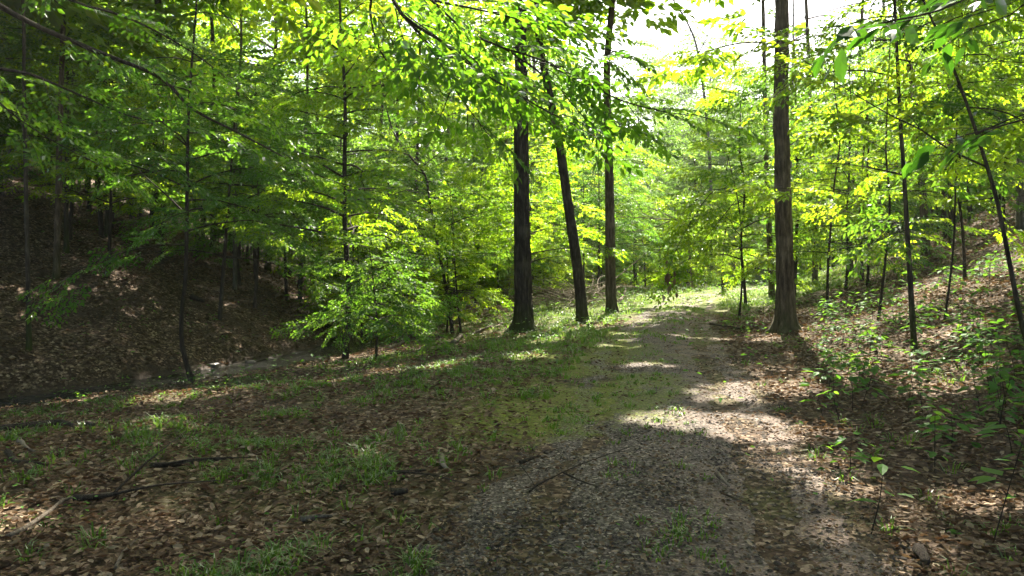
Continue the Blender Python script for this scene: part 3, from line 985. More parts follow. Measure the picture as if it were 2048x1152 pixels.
# lit saplings to the right of the track
for (px, py, w, h, z0, n, rch, sd, lab) in [
    (1492, 612, 7, 6.8, 1.2, 18, 2.7, 211, 'bushy bright sapling leaning over the track just left of the thick furrowed trunk'),
    (1655, 612, 6, 6.0, 1.4, 14, 2.2, 212, 'thin sapling directly right of the thick furrowed trunk'),
    (1692, 580, 6, 6.6, 1.4, 15, 2.4, 213, 'thin straight sapling on the right bank with leaves all the way up'),
    (1757, 640, 6, 5.6, 1.6, 13, 2.1, 214, 'thin sapling on the right bank, left neighbour of the upright dark one'),
    (1735, 570, 6, 6.2, 1.6, 13, 2.2, 215, 'slight sapling in the sunlit thicket behind the right bank seedlings'),
    (1446, 588, 6, 6.0, .8, 15, 2.2, 216, 'bright bushy sapling where the track bends out of sight'),
    (1930, 560, 7, 6.0, 1.8, 13, 2.4, 217, 'sapling high on the sunny right slope left of the bent stem'),
    (1890, 640, 5, 4.6, 1.5, 11, 1.8, 218, 'small sapling on the sunny slope right of the upright dark one'),
]:
    sapling('sapling', lab, px, py, w, None, h, [(z0 * .8, h - .2, int(n * 1.6), rch * 1.05, .26, .22)], sd, every=.28, leaf='leaf_cool' if sd in (213, 216, 218) else 'leaf')
# dead leaves hanging from the bough that droops over the track
hang = sapling('sapling', 'sapling whose drooping bough carries dangling dead brown leaves over the track', 1478, 640, 5, [(1484, 560), (1480, 430), (1460, 330)], 4.2,
               [(1.6, 4.0, 15, 2.0, .25, .2)], 219, every=.26,
               extra=[([(1472, 380, 15.2), (1430, 380, 15.0), (1390, 430, 14.6), (1352, 500, 14.2), (1336, 545, 14.0)], .01),
                      ([(1472, 400, 15.2), (1440, 440, 15.4), (1400, 490, 15.4), (1370, 530, 15.2)], .008)])

# the middle and far background: understorey trees that share six meshes
def understorey_source(seed, h, z0, n, reach, sprays, leaf, every, scale):
    r = np.random.default_rng(seed)
    root = thing('understorey_tree', '', 'tree')
    pts = np.array([[0, 0, 0], [r.normal(0, .1), r.normal(0, .1), h * .4], [r.normal(0, .25), r.normal(0, .25), h]])
    tree_parts(root, r, pts, .012 * h ** .9, .01, M['bark_thin'], M[leaf], [(z0, h - .2, n, reach, .28, .2)], 6, .5, .04, .25, seed, sprays, None, None,
               every=every, spray_scale=scale, twig_sides=0)
    return root


SRC_MID = [understorey_source(300 + k, [6.5, 5.2, 8.0, 4.2, 7.2][k], [1.8, 1.4, 2.8, .9, 2.2][k], [26, 22, 28, 22, 27][k], [2.7, 2.4, 3.0, 2.1, 2.9][k], SP_MIDL, ['leaf', 'leaf_cool', 'leaf', 'leaf', 'leaf_cool'][k], .33, [1.0, .8, 1.1, .75, 1.0][k]) for k in range(5)]
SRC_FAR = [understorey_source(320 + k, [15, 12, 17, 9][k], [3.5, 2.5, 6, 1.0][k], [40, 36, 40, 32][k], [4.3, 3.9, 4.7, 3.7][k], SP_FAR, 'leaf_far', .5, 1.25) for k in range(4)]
SRC_SHRUB = [understorey_source(340 + k, [2.6, 1.8, 3.4][k], [.3, .2, .4][k], [16, 13, 18][k], [1.5, 1.2, 1.8][k], SP_MIDL, 'leaf', .32, .9) for k in range(3)]
used = set()
made = {}


def scatter(src, x, y, rz, sc, label, group, name=None):
    loc = (x, y, hz(x, y) - .04)
    if src.name not in used:
        used.add(src.name)
        src.location = loc; src.rotation_euler = (0, 0, rz); src.scale = (sc,) * 3
        o_ = src
    else:
        o_ = copy_thing(src, loc, rz, sc)
    o_['label'] = label; o_['group'] = group
    if name: o_.name = name
    made.setdefault(group, []).append(o_)
    return o_


rs = np.random.default_rng(505)


def spread_pts(n, xs, ys, test, mind):
    out = []
    tries = 0
    while len(out) < n and tries < 20000:
        tries += 1
        x = rs.uniform(*xs); y = rs.uniform(*ys)
        if not test(x, y): continue
        if any((x - a) ** 2 + (y - b) ** 2 < mind ** 2 for a, b in out): continue
        out.append((x, y))
    return out


def inview(x, y, m=0.74):
    return abs(x) < m * y + 1.5


def shades_clearing(x, y):
    return any(26.5 < y - .81 * z < 37 and abs(x - .2 * z - float(path_x(y - .81 * z))) < 5.0 for z in (2, 4, 6))


dcr = lambda x, y: (x - float(creek_x(y))) * .86
for (x, y) in spread_pts(85, (-34, 2), (19, 46), lambda x, y: inview(x, y) and dcr(x, y) < -2.2, 1.7):
    scatter(SRC_MID[[1, 4, 1, 4, 0][rs.integers(5)]], x, y, rs.uniform(0, 6.28), rs.uniform(.8, 1.2), 'young understorey tree with layered green leaves on the left hillside', 'understorey trees on the left hillside')
for (x, y) in spread_pts(34, (4, 36), (21.5, 46), lambda x, y: inview(x, y) and x > float(path_x(y)) + 3.4 and not shades_clearing(x, y), 2.2):
    scatter(SRC_MID[rs.integers(5)], x, y, rs.uniform(0, 6.28), rs.uniform(.75, 1.15), 'young understorey tree with sunlit yellow-green leaves on the right hillside', 'understorey trees on the right hillside')
for (x, y) in spread_pts(30, (-6, 8), (23, 42), lambda x, y: dcr(x, y) > -.6 and x < float(path_x(y)) - 4.4 and not (x / y > .02 and y < 28.5), 1.5):
    scatter(SRC_MID[rs.integers(5)], x, y, rs.uniform(0, 6.28), rs.uniform(.7, 1.1), 'young leafy tree in the thicket behind the three dark trunks', 'thicket behind the three dark trunks')
for (x, y) in spread_pts(36, (-4, 20), (37, 54), lambda x, y: abs(x - float(path_x(y))) > 3.0 and x / y > -.1 and (y > 41 or x < 3), 1.6):
    scatter(SRC_SHRUB[rs.integers(3)], x, y, rs.uniform(0, 6.28), rs.uniform(.9, 1.5), 'green shrub in the wall of foliage closing the clearing', 'shrubs behind the clearing', 'shrub')
for (x, y) in spread_pts(32, (-8, 30), (42, 66), lambda x, y: x / y > -.12 and abs(x - float(path_x(y))) > 3 and not (3 < x < 15 and y < 48), 3.4):
    far_ok = .13 < x / y < .31
    s_ = SRC_FAR[[1, 3, 0][rs.integers(3)]] if far_ok else SRC_FAR[rs.integers(4)]
    scatter(s_, x, y, rs.uniform(0, 6.28), rs.uniform(.75, 1.0), 'leafy tree behind the clearing', 'trees behind the clearing', 'background_tree')
for (x, y) in spread_pts(46, (-60, 70), (62, 105), lambda x, y: inview(x, y, .72), 5.0):
    k = rs.integers(4)
    scatter(SRC_FAR[k], x, y, rs.uniform(0, 6.28), rs.uniform(.95, 1.15) * (1.0 if .12 < x / y < .32 else 1.15), 'pale distant tree on the far hillside', 'distant trees on the far hillside', 'distant_tree')
for (x, y) in spread_pts(24, (-46, -6), (40, 62), lambda x, y: inview(x, y, .72) and x / y < -.12, 4.2):
    scatter(SRC_FAR[rs.integers(4)], x, y, rs.uniform(0, 6.28), rs.uniform(.8, 1.1), 'tall leafy tree far up the left hillside', 'tall trees far up the left hillside', 'background_tree')
for (x, y) in spread_pts(16, (14, 48), (38, 62), lambda x, y: inview(x, y, .72) and x / y > .33, 4.2):
    scatter(SRC_FAR[rs.integers(4)], x, y, rs.uniform(0, 6.28), rs.uniform(.8, 1.05), 'tall leafy tree far up the right hillside', 'tall trees far up the right hillside', 'background_tree')

for (x, y, k, sc_) in [(17.2, 72, 1, 1.15), (11.2, 68, 2, 1.0), (21.0, 80, 2, 1.2), (15.2, 78, 2, 1.05)]:
    scatter(SRC_FAR[k], x, y, x, sc_, '', 'distant trees on the far hillside', 'distant_tree')
for (x, y, k, sc_) in [(-4.4, 23.6, 1, .9), (-5.6, 25.2, 0, .8), (-4.0, 26.2, 1, 1.0), (-5.4, 28.0, 2, .8), (-3.2, 24.8, 1, .8)]:
    scatter(SRC_SHRUB[k], x, y, x * 3, sc_, '', 'shrubs over the upper stream', 'shrub')
number_rows(made['shrubs over the upper stream'], 'leafy shrub overhanging the upper stream', 1)
number_rows(made['understorey trees on the left hillside'], 'young understorey tree on the left hillside', 6)
number_rows(made['understorey trees on the right hillside'], 'young yellow-green tree on the right hillside', 4)
number_rows(made['thicket behind the three dark trunks'], 'young leafy tree behind the three dark trunks', 3)
number_rows(made['shrubs behind the clearing'], 'green shrub closing the clearing', 3)
number_rows(made['trees behind the clearing'], 'leafy tree behind the clearing', 3)
number_rows(made['distant trees on the far hillside'], 'pale distant tree on the far hillside', 4)
number_rows(made['tall trees far up the left hillside'], 'tall tree far up the left hillside', 3)
number_rows(made['tall trees far up the right hillside'], 'tall tree far up the right hillside', 2)

# bare leaning trunk against the sky
b_ = ground_hit(1440, 540); Yb = 48.0
base = np.array([(1425 - CX) / F_PX * Yb, Yb, hz((1425 - CX) / F_PX * Yb, Yb)])
root = thing('dead_tree', 'bare grey leaning dead trunk standing out against the white sky', 'dead tree', base)
g, P, rad = make_trunk(px_trunk(base, [(1418, 300), (1397, 112), (1372, 40), (1350, 8), (1340, -30)]), .16, .05, 8, .4, .05, .3, 61)
obj('trunk', g.mesh('trunk', [M['bark_grey']], True), root)
for pp in ([(1396, 110), (1420, 60), (1432, 20)], [(1374, 45), (1362, -5), (1366, -30)]):
    gb = Geo(); add_tube(gb, resample(np.array([at(a, b, Yb) for a, b in pp]) - base, .3), np.linspace(.045, .015, len(resample(np.array([at(a, b, Yb) for a, b in pp]), .3))), 5)
    obj('branch', gb.mesh('branch', [M['bark_grey']], True), root)
# ================================================================== NEAR FOLIAGE: boughs reaching in from trees beside the frame
leaf8 = {}


def leaf_mesh(mat, k):
    key = (mat, k)
    if key not in leaf8:
        r = np.random.default_rng(900 + k)
        V = LEAF8_V.copy(); V[:, 2] += r.normal(0, .02, 8); V[3, 1] += r.normal(0, .05); V[:, 1] *= r.uniform(.9, 1.15)
        g_ = Geo(); g_.add(V, LEAF8_T, None, [0.15, .4, .6, .85, .5][k % 5])
        leaf8[key] = g_.mesh('leaf', [M[mat]])
    return leaf8[key]


def leaf_object(parent, p, ax, nm, size, mat, r, name='leaf'):
    ax = unit(ax); nm = unit(nm - ax * np.dot(nm, ax)); sd = np.cross(nm, ax)
    o_ = bpy.data.objects.new(name, leaf_mesh(mat, int(r.integers(5))))
    COL.objects.link(o_)
    o_.parent = parent
    mt = Matrix(((ax[0] * size, sd[0] * size, nm[0] * size, p[0]), (ax[1] * size, sd[1] * size, nm[1] * size, p[1]),
                 (ax[2] * size, sd[2] * size, nm[2] * size, p[2]), (0, 0, 0, 1)))
    o_.matrix_local = mt
    return o_


def near_tree(name, label, base, pts, r0, r1, boughs, seed, bark, leafmat, sprays, n_leaf, every, lod=8, scale=1.0, tilt=.25, cat='tree', crown_specs=(), canopy=None, keep_l=None):
    """boughs: pixel+depth lines; the leaves nearest the camera become objects, the rest one foliage part."""
    r = np.random.default_rng(seed)
    root = thing(name, label, cat, base)
    g_, P, rad = make_trunk(np.array(pts), r0, r1, 20, .15, .04, .4, seed)
    obj('trunk', g_.mesh('trunk', [M[bark]], True), root)
    cr = Crown()
    for (line, rb, st) in boughs:
        B = resample(np.array(line) - base, .12)
        gb = Geo(); add_tube(gb, B, np.linspace(rb, .003, len(B)), 7, rel=lambda th, s: 1 + .12 * (vnoise(th * 2, s * 9, 3) - .5))
        obj('branch', gb.mesh('branch', [M['bark_thin']], True), root)
        dress(cr, r, B, sprays, every, st, scale, tilt, .03)
    P_, A_, N_, S_ = cr.arrays()
    if keep_l is not None:
        k_ = keep_l(P_ + base); P_, A_, N_, S_ = P_[k_], A_[k_], N_[k_], S_[k_]
    W = P_ + base
    px = CX + W[:, 0] / W[:, 1] * F_PX; py = HY - (W[:, 2] - EYE) / W[:, 1] * F_PX
    vis = (px > -20) & (px < 2068) & (py > -20) & (py < 1170)
    order = np.argsort(np.where(vis, W[:, 1] / S_, 1e6))
    sel = order[:min(n_leaf, int(vis.sum()))]
    for i in sel:
        leaf_object(root, P_[i], A_[i], N_[i], S_[i], leafmat, r)
    rest = np.ones(len(P_), bool); rest[sel] = False
    c2 = Crown(); c2.P, c2.A, c2.Nn, c2.S = [P_[rest]], [A_[rest]], [N_[rest]], [S_[rest]]; c2.twigs = cr.twigs
    tag(obj('foliage', c2.geo(lod, None, r=r, twig_sides=4, twig_step=1).mesh('foliage', [M[leafmat], M['bark_thin']]), root), kind='stuff')
    return root


# beech whose long boughs cross the upper middle of the view
bx, by = -5.2, 5.2
base = np.array([bx, by, hz(bx, by)])
boughA = [(-5.1, 5.2, 5.6), (-3.0, 5.1, 4.5)] + [at(*p) for p in [(760, -60, 5.0), (862, 0, 5.0), (925, 58, 5.05), (1010, 97, 5.1), (1090, 122, 5.1), (1180, 170, 5.1), (1245, 202, 5.15), (1320, 222, 5.2), (1385, 232, 5.2)]]
boughB = [at(760, -60, 5.0)] + [at(*p) for p in [(805, 30, 4.9), (880, 80, 4.8), (945, 135, 4.75), (1010, 172, 4.7), (1075, 212, 4.7), (1150, 250, 4.7)]]
boughC = [at(805, 30, 4.9)] + [at(*p) for p in [(838, 65, 5.2), (872, 110, 5.4), (905, 170, 5.6), (935, 215, 5.7), (970, 260, 5.8)]]
boughD = [at(1010, 97, 5.1)] + [at(*p) for p in [(1060, 130, 5.4), (1110, 170, 5.7), (1170, 215, 5.9), (1250, 250, 6.0)]]
boughE = [at(760, -60, 5.0)] + [at(*p) for p in [(740, 20, 5.3), (760, 100, 5.6), (800, 160, 5.9), (850, 215, 6.1)]]
boughF = [at(862, 0, 5.0)] + [at(*p) for p in [(960, 20, 5.5), (1060, 45, 5.9), (1150, 80, 6.2), (1220, 120, 6.3)]]
near_tree('beech_tree', 'beech beside the frame whose long leafy boughs cross the upper middle of the view', base,
          [(0, 0, 0), (.05, .05, 3), (.1, 0, 6), (.15, 0, 9)], .2, .08,
          [(boughA, .028, .45), (boughB, .014, .1), (boughC, .011, .1), (boughD, .009, .1), (boughE, .011, .05), (boughF, .01, .05)],
          401, 'bark_grey', 'leaf_near', SP_NEAR, 300, .115, keep_l=keep_under)
# second tree left of the frame: boughs slanting down across the upper left
bx, by = -6.1, 7.4
base = np.array([bx, by, hz(bx, by)])
L1 = [(-6.0, 7.4, 4.9)] + [at(*p) for p in [(-60, -30, 7.2), (60, 45, 7.1), (200, 105, 7.1), (320, 155, 7.1), (385, 218, 7.1), (470, 262, 7.2), (560, 310, 7.2), (640, 352, 7.3), (700, 372, 7.3)]]
L2 = [(-6.0, 7.4, 4.2)] + [at(*p) for p in [(-40, 120, 7.0), (60, 148, 7.0), (160, 190, 7.0), (260, 232, 7.0), (370, 250, 7.0)]]
L3 = [(-6.0, 7.4, 5.4)] + [at(*p) for p in [(60, -60, 7.5), (140, 0, 7.5), (240, 30, 7.6), (330, 72, 7.7), (420, 130, 7.8), (500, 200, 7.9)]]
L4 = [(-6.0, 7.4, 3.6)] + [at(*p) for p in [(-40, 180, 6.6), (40, 240, 6.6), (120, 290, 6.6), (200, 330, 6.7)]]
near_tree('beech_tree', 'beech left of the frame whose slanting boughs cross the dark upper left', base,
          [(0, 0, 0), (.03, .05, 3), (.1, 0, 6), (.1, 0, 10)], .17, .08,
          [(L1, .040, .42), (L2, .026, .4), (L3, .026, .4), (L4, .017, .35)], 402, 'bark_grey', 'leaf_near', SP_MID, 120, .30, lod=2, scale=.75)
# big-leaved tree beside the frame on the right
bx, by = 3.3, 3.4
base = np.array([bx, by, hz(bx, by)])
R1 = [(3.3, 3.4, 3.0)] + [at(*p) for p in [(2150, -120, 3.3), (2000, -40, 3.2), (1880, 20, 3.1), (1790, 40, 3.05), (1730, 55, 3.0)]]
R2 = [(3.3, 3.4, 2.6)] + [at(*p) for p in [(2200, 200, 3.6), (2080, 230, 3.8), (1990, 255, 4.0), (1930, 270, 4.1)]]
R3 = [(3.3, 3.4, 3.2)] + [at(*p) for p in [(2150, -60, 3.8), (2020, 30, 4.0), (1930, 60, 4.2)]]
SP_BIG = spray_set(8, 4, length=0.45, leaf=0.18, gap=0.11, twigs=3, lod=8, droop=.35, flat=.5)
near_tree('pawpaw_tree', 'small tree beside the frame with large drooping leaves in the top right corner', base,
          [(0, 0, 0), (-.03, 0, 1.5), (0, 0, 3), (.05, 0, 4.2)], .035, .015,
          [(R1, .012, .62), (R2, .01, .5), (R3, .009, .5)], 403, 'bark_dark', 'leaf_dark', SP_BIG, 150, .24, tilt=.4)

# ================================================================== FOREST FLOOR
def sample_floor(n, y0, y1, power, r, half=.80, pad=1.6):
    """Spots on the ground, thinner with distance."""
    k = 1 - power
    u = r.random(n)
    y = (y0 ** k + u * (y1 ** k - y0 ** k)) ** (1 / k)
    x = (r.random(n) * 2 - 1) * (half * y + pad)
    return x, y


def surf(x, y):
    """Height of the visible surface: ground or track."""
    z = H(x, y)
    u = np.abs(x - path_x(y)) / 1.3
    return z + np.where(u < 1, np.maximum(0, 0.028 - 0.06 * u ** 4 - 0.03 * np.exp(-((u - .5) / .18) ** 2)), 0)


rl = np.random.default_rng(600)
# fallen leaves
x, y = sample_floor(210000, 2.4, 42, .66, rl)
e = np.abs(x - path_x(y)); d = (x - creek_x(y)) * .86
cl = fbm(x * 1.6, y * 1.6, 81, 3)
prob = .45 + .5 * sstep(.28, .55, cl + .1)
prob = np.where(e < 1.35, .28 + .30 * sstep(.5, .68, cl) + .35 * sstep(.3, 1.3, x - path_x(y)), prob)
prob *= 1 - .75 * grass_mask(x, y) * sstep(9, 14, y)
prob *= 1 - .3 * moss_mask(x, y) * (x - path_x(y) > -2.4) * (x - path_x(y) < 1.3)
prob = np.where((np.abs(d) < .72), .04, prob)
prob = np.where((y > 21) & (e < 5), prob * .15, prob)
k = rl.random(len(x)) < prob
x, y = x[k], y[k]; n = len(x)
th = rl.uniform(0, 6.28, n)
tl = rl.normal(0, .20, n)
ax = np.stack([np.cos(th), np.sin(th), tl], -1)
nm = np.stack([rl.normal(0, .30, n), rl.normal(0, .30, n), np.ones(n)], -1)
size = np.where(rl.random(n) < .55, rl.uniform(.016, .036, n), rl.uniform(.034, .06, n)) * (1 + y / 20)
size = np.where(np.abs(x - path_x(y)) < 1.2, size * .62, size)
LIT_V = np.array([[0, 0, 0], [.5, 0, -.06], [1, 0, .08], [.30, .25, .07], [.70, .22, .10], [.30, -.25, .05], [.70, -.22, .12]])
LIT_T = np.array([[0, 5, 1], [0, 1, 3], [1, 5, 6], [1, 6, 2], [1, 2, 4], [1, 4, 3]])
V = leaf_verts(LIT_V, np.stack([x, y, surf(x, y) + .012 + rl.random(n) * .035], -1), ax, nm, size)
curl = rl.uniform(-.8, 1.0, n)[:, None]
mid_ = V[:, 0:3].mean(1, keepdims=True); V = mid_ + (V - mid_) * np.stack([rl.uniform(.8, 1.2, n), rl.uniform(.8, 1.2, n), np.ones(n)], -1)[:, None]
V[:, 3:, 2] += curl * size[:, None] * .14
rn = np.clip(rl.beta(.85, 1.35, n) + .3 * (fbm(x * .7, y * .7, 83) - .5), 0, 1)
g = Geo(); g.add(V.reshape(-1, 3), (LIT_T[None] + (np.arange(n) * 7)[:, None, None]).reshape(-1, 3), None, np.repeat(rn, 7))
tag(obj('leaf_litter', g.mesh('leaf_litter', [M['litter']])), 'brown fallen leaves covering the forest floor and slopes', 'fallen leaves', kind='stuff')
print('litter', n)

# gravel on the near track
x, y = sample_floor(60000, 2.6, 12, 1.05, rl, .5, 1.0)
u = (x - path_x(y))
k = (np.abs(u) < 1.35) & (rl.random(len(x)) < .25 + .75 * sstep(.4, .6, fbm(x * 1.3, y * 1.3, 87))) & (rl.random(len(x)) > moss_mask(x, y))
x, y = x[k], y[k]; n = len(x)
OCT = np.array([[1, 0, 0], [0, 1, 0], [-1, 0, 0], [0, -1, 0], [0, 0, .6], [0, 0, -.6]])
OT = np.array([[0, 1, 4], [1, 2, 4], [2, 3, 4], [3, 0, 4]])
sz = rl.uniform(.006, .019, n)
V = OCT[None] * (1 + rl.normal(0, .22, (n, 6, 3))) * sz[:, None, None]
a = rl.uniform(0, 6.28, n); ca, sa = np.cos(a)[:, None], np.sin(a)[:, None]
V = np.stack([V[..., 0] * ca - V[..., 1] * sa, V[..., 0] * sa + V[..., 1] * ca, V[..., 2]], -1) + np.stack([x, y, surf(x, y) + sz * .25], -1)[:, None]
g = Geo(); g.add(V.reshape(-1, 3), (OT[None] + (np.arange(n) * 6)[:, None, None]).reshape(-1, 3), None, np.repeat(rl.random(n), 6))
tag(obj('gravel', g.mesh('gravel', [M['pebble']])), 'fine dark gravel lying loose on the near track', 'gravel', kind='stuff')

# grass tufts
x, y = sample_floor(34000, 2.6, 40, .75, rl)
gmv = grass_mask(x, y)
e = x - path_x(y)
mid = (np.abs(e + .05) < .38) * sstep(.38, .56, fbm(x * 1.8, y * 1.8, 93)) * .20 * (y < 9) + (np.abs(e) < .6) * sstep(12, 18, y) * .8 * sstep(.3, .5, fbm(x * .9, y * .9, 95))
track = np.abs(e) < 1.2
mid = np.maximum(mid, moss_mask(x, y) * .28 * (e < .3) * sstep(.4, .6, fbm(x * 2, y * 2, 96)))
pr = np.where(track, mid, np.where(y < 12, sstep(.15, .5, gmv) * .7 * sstep(.38, .58, fbm(x * 2.2, y * 2.2, 94)) + .03, gmv))
pr = np.where((x - creek_x(y)) * .86 < 1.7, 0.0, pr)
k = rl.random(len(x)) < pr
x, y = x[k], y[k]
nb = np.where(y < 12, rl.integers(9, 20, len(x)), 9)
ti = np.repeat(np.arange(len(x)), nb); n = len(ti)
spreadr = rl.uniform(.012, .05, n) * (1 + y[ti] / 18)
a = rl.uniform(0, 6.28, n)
bx_ = x[ti] + np.cos(a) * spreadr; by_ = y[ti] + np.sin(a) * spreadr
L = (rl.uniform(.05, .13, len(x)) * (1 + (y > 14) * .5) * np.where((np.abs(x - path_x(y)) < 1.2) | ((x - creek_x(y)) * .86 < 3.0), .55, 1))[ti] * rl.uniform(.6, 1.3, n)
lean = rl.uniform(.4, 1.5, n)
wd = rl.uniform(.002, .0038, n) * (1 + y[ti] / 9)
side = np.stack([-np.sin(a), np.cos(a), 0 * a], -1) * wd[:, None]
out_ = np.stack([np.cos(a), np.sin(a), 0 * a], -1)
b0 = np.stack([bx_, by_, surf(bx_, by_) - .005], -1)
m1 = b0 + out_ * (L * lean * .30)[:, None] + ZAX * (L * .62)[:, None]
tp = b0 + out_ * (L * lean * .95)[:, None] + ZAX * (L * (1.0 - lean * .38))[:, None]
V = np.stack([b0 - side, b0 + side, m1 - side * .8, m1 + side * .8, tp], 1)
rn = np.clip(rl.normal(.42, .14, len(x))[ti] + rl.normal(0, .12, n) + .25 * sstep(12, 24, y[ti]) + .2 * sstep(24, 28, y[ti]), 0, 1)  # blades paler towards the clearing: its sunlight is put into the tint
g = Geo(); g.add(V.reshape(-1, 3), (np.array([[0, 1, 3], [0, 3, 2], [2, 3, 4]])[None] + (np.arange(n) * 5)[:, None, None]).reshape(-1, 3), None, np.repeat(rn, 5))
tag(obj('grass', g.mesh('grass', [M['grass']])), 'tufts of green grass among the leaves and along the track', 'grass', kind='stuff')
print('grass blades', n)

# low broad-leaved ground cover along the verge, the clearing edge and the right bank
x, y = sample_floor(60000, 3, 44, .6, rl)
e = x - path_x(y); n2 = fbm(x * 1.5, y * 1.5, 97, 3)
pr = sstep(.50, .66, n2) * np.where(e > 1.4, .7 * sstep(3, 7, y), .3) * (np.abs(e) > 1.2)
pr = np.where(np.abs(e) < 1.2, .06 * sstep(.5, .6, n2), pr)
pr = np.where((e < -1.2) & (y < 13), .55 * sstep(.40, .58, n2), pr)
pr = np.maximum(pr, grass_mask(x, y) * .45 * sstep(11, 15, y))
dd_ = (x - creek_x(y)) * .86
pr = np.where(dd_ < -1.5, .22 * sstep(.52, .68, n2) * sstep(14, 22, y), np.where(dd_ < 1.7, .03, pr))
k = rl.random(len(x)) < pr
x, y = x[k], y[k]; n = len(x)
a = rl.uniform(0, 6.28, n)
ax = np.stack([np.cos(a), np.sin(a), rl.normal(.05, .25, n)], -1)
nm = np.stack([rl.normal(0, .35, n), rl.normal(0, .35, n), np.ones(n)], -1)
size = rl.uniform(.03, .075, n) * (1 + y / 22) * np.where((x < path_x(y)) & (y < 13), .5, 1)
V = leaf_verts(LEAF2_V, np.stack([x, y, surf(x, y) + .02 + rl.random(n) ** 2 * (.10 + .015 * y)], -1), ax, nm, size)
g = Geo(); g.add(V.reshape(-1, 3), (LEAF2_T[None] + (np.arange(n) * 4)[:, None, None]).reshape(-1, 3), None, np.repeat(rl.random(n), 4))
tag(obj('ground_cover', g.mesh('ground_cover', [M['leaf_under']])), 'low leafy green ground cover along the verges and banks', 'ground cover', kind='stuff')
print('cover', n)

# ------------------------------------------------------------------ seedlings: each one a plant with a stem and leaves of its own
def seedling(x, y, h, tiers, n_leaf, size, seed, label, group=None, mat='leaf_under', name='seedling', lean=.15):
    r = np.random.default_rng(seed)
    root = thing(name, label, 'seedling', (x, y, hz(x, y)), 0, group)
    tip = np.array([r.normal(0, lean) * h, r.normal(0, lean) * h, h])
    P = resample(np.array([[0, 0, -.03], tip * .5 + [r.normal(0, .03), 0, 0], tip]), .06)
    gs = Geo(); add_tube(gs, P, np.linspace(.0045, .002, len(P)), 5)
    obj('stem', gs.mesh('stem', [M['bark_thin']], True), root)
    for t in range(tiers):
        zf = 1 - .75 * t / max(1, tiers)
        p = P[min(len(P) - 1, int(zf * (len(P) - 1)))]
        a0 = r.uniform(0, 6.28)
        for j in range(n_leaf):
            a = a0 + 6.283 * j / n_leaf + r.normal(0, .25)
            reach = size * r.uniform(.15, .9)
            ax_ = np.array([math.cos(a), math.sin(a), r.normal(.0, .22)])
            q = p + ax_ * reach + [0, 0, r.normal(0, .02)]
            leaf_object(root, q, ax_ + [0, 0, -.15], np.array([r.normal(0, .22), r.normal(0, .22), 1]), size * r.uniform(.7, 1.15), mat, r)
    return root


rp = np.random.default_rng(700)
SEED_L = 'low broad-leaved seedling in the green undergrowth on the right bank'
k_ = 0
bank, brook = [], []
for (x, y) in spread_pts(105, (3.0, 10.5), (5.0, 16), lambda x, y: x > float(path_x(y)) + 1.35 + .8 * rs.random() and x < .72 * y + .4 and not (y > 8.5 and x / y < .40) and fbm(x * .8, y * .8, 99) + .16 * (x - path_x(y)) / 3 > .47, .22):
    bank.append(seedling(x, y, rp.uniform(.15, .55), int(rp.integers(2, 4)), int(rp.integers(5, 8)), rp.uniform(.09, .16), 710 + k_, SEED_L, 'seedlings on the right bank')); k_ += 1
for (x, y) in spread_pts(16, (-9, -4.2), (12, 20), lambda x, y: abs(dcr(x, y)) > 1.1 and inview(x, y, .68), .6):
    brook.append(seedling(x, y, rp.uniform(.15, .4), 2, 5, rp.uniform(.07, .12), 900 + k_, 'small green seedling on the banks of the stream', 'seedlings by the stream')); k_ += 1
for (x, y) in spread_pts(24, (3.1, 7.4), (6.0, 11.0), lambda x, y: x > float(path_x(y)) + 1.9 and .40 * y < x < .70 * y, .2):
    bank.append(seedling(x, y, rp.uniform(.25, .6), 3, int(rp.integers(5, 8)), rp.uniform(.10, .16), 710 + k_, SEED_L, 'seedlings on the right bank')); k_ += 1
number_rows(bank, 'broad-leaved seedling on the right bank', 9)
number_rows(brook, 'small green seedling beside the stream', 1)
# the one with the broad lit leaf at the right edge
seedling(2.62, 4.15, .62, 2, 5, .17, 990, 'seedling with a broad bright leaf at the right edge, nearest the camera')
seedling(2.05, 4.35, .42, 2, 4, .13, 991, 'lone thin seedling on brown leaves at the lower right')
seedling(*ground_hit(1700, 955)[:2], .3, 2, 4, .10, 992, 'tiny seedling at the brown edge of the track, lower right')
seedling(*ground_hit(130, 800)[:2], .38, 2, 5, .1, 993, 'small bright seedling on the near bank at the lower end of the stream')

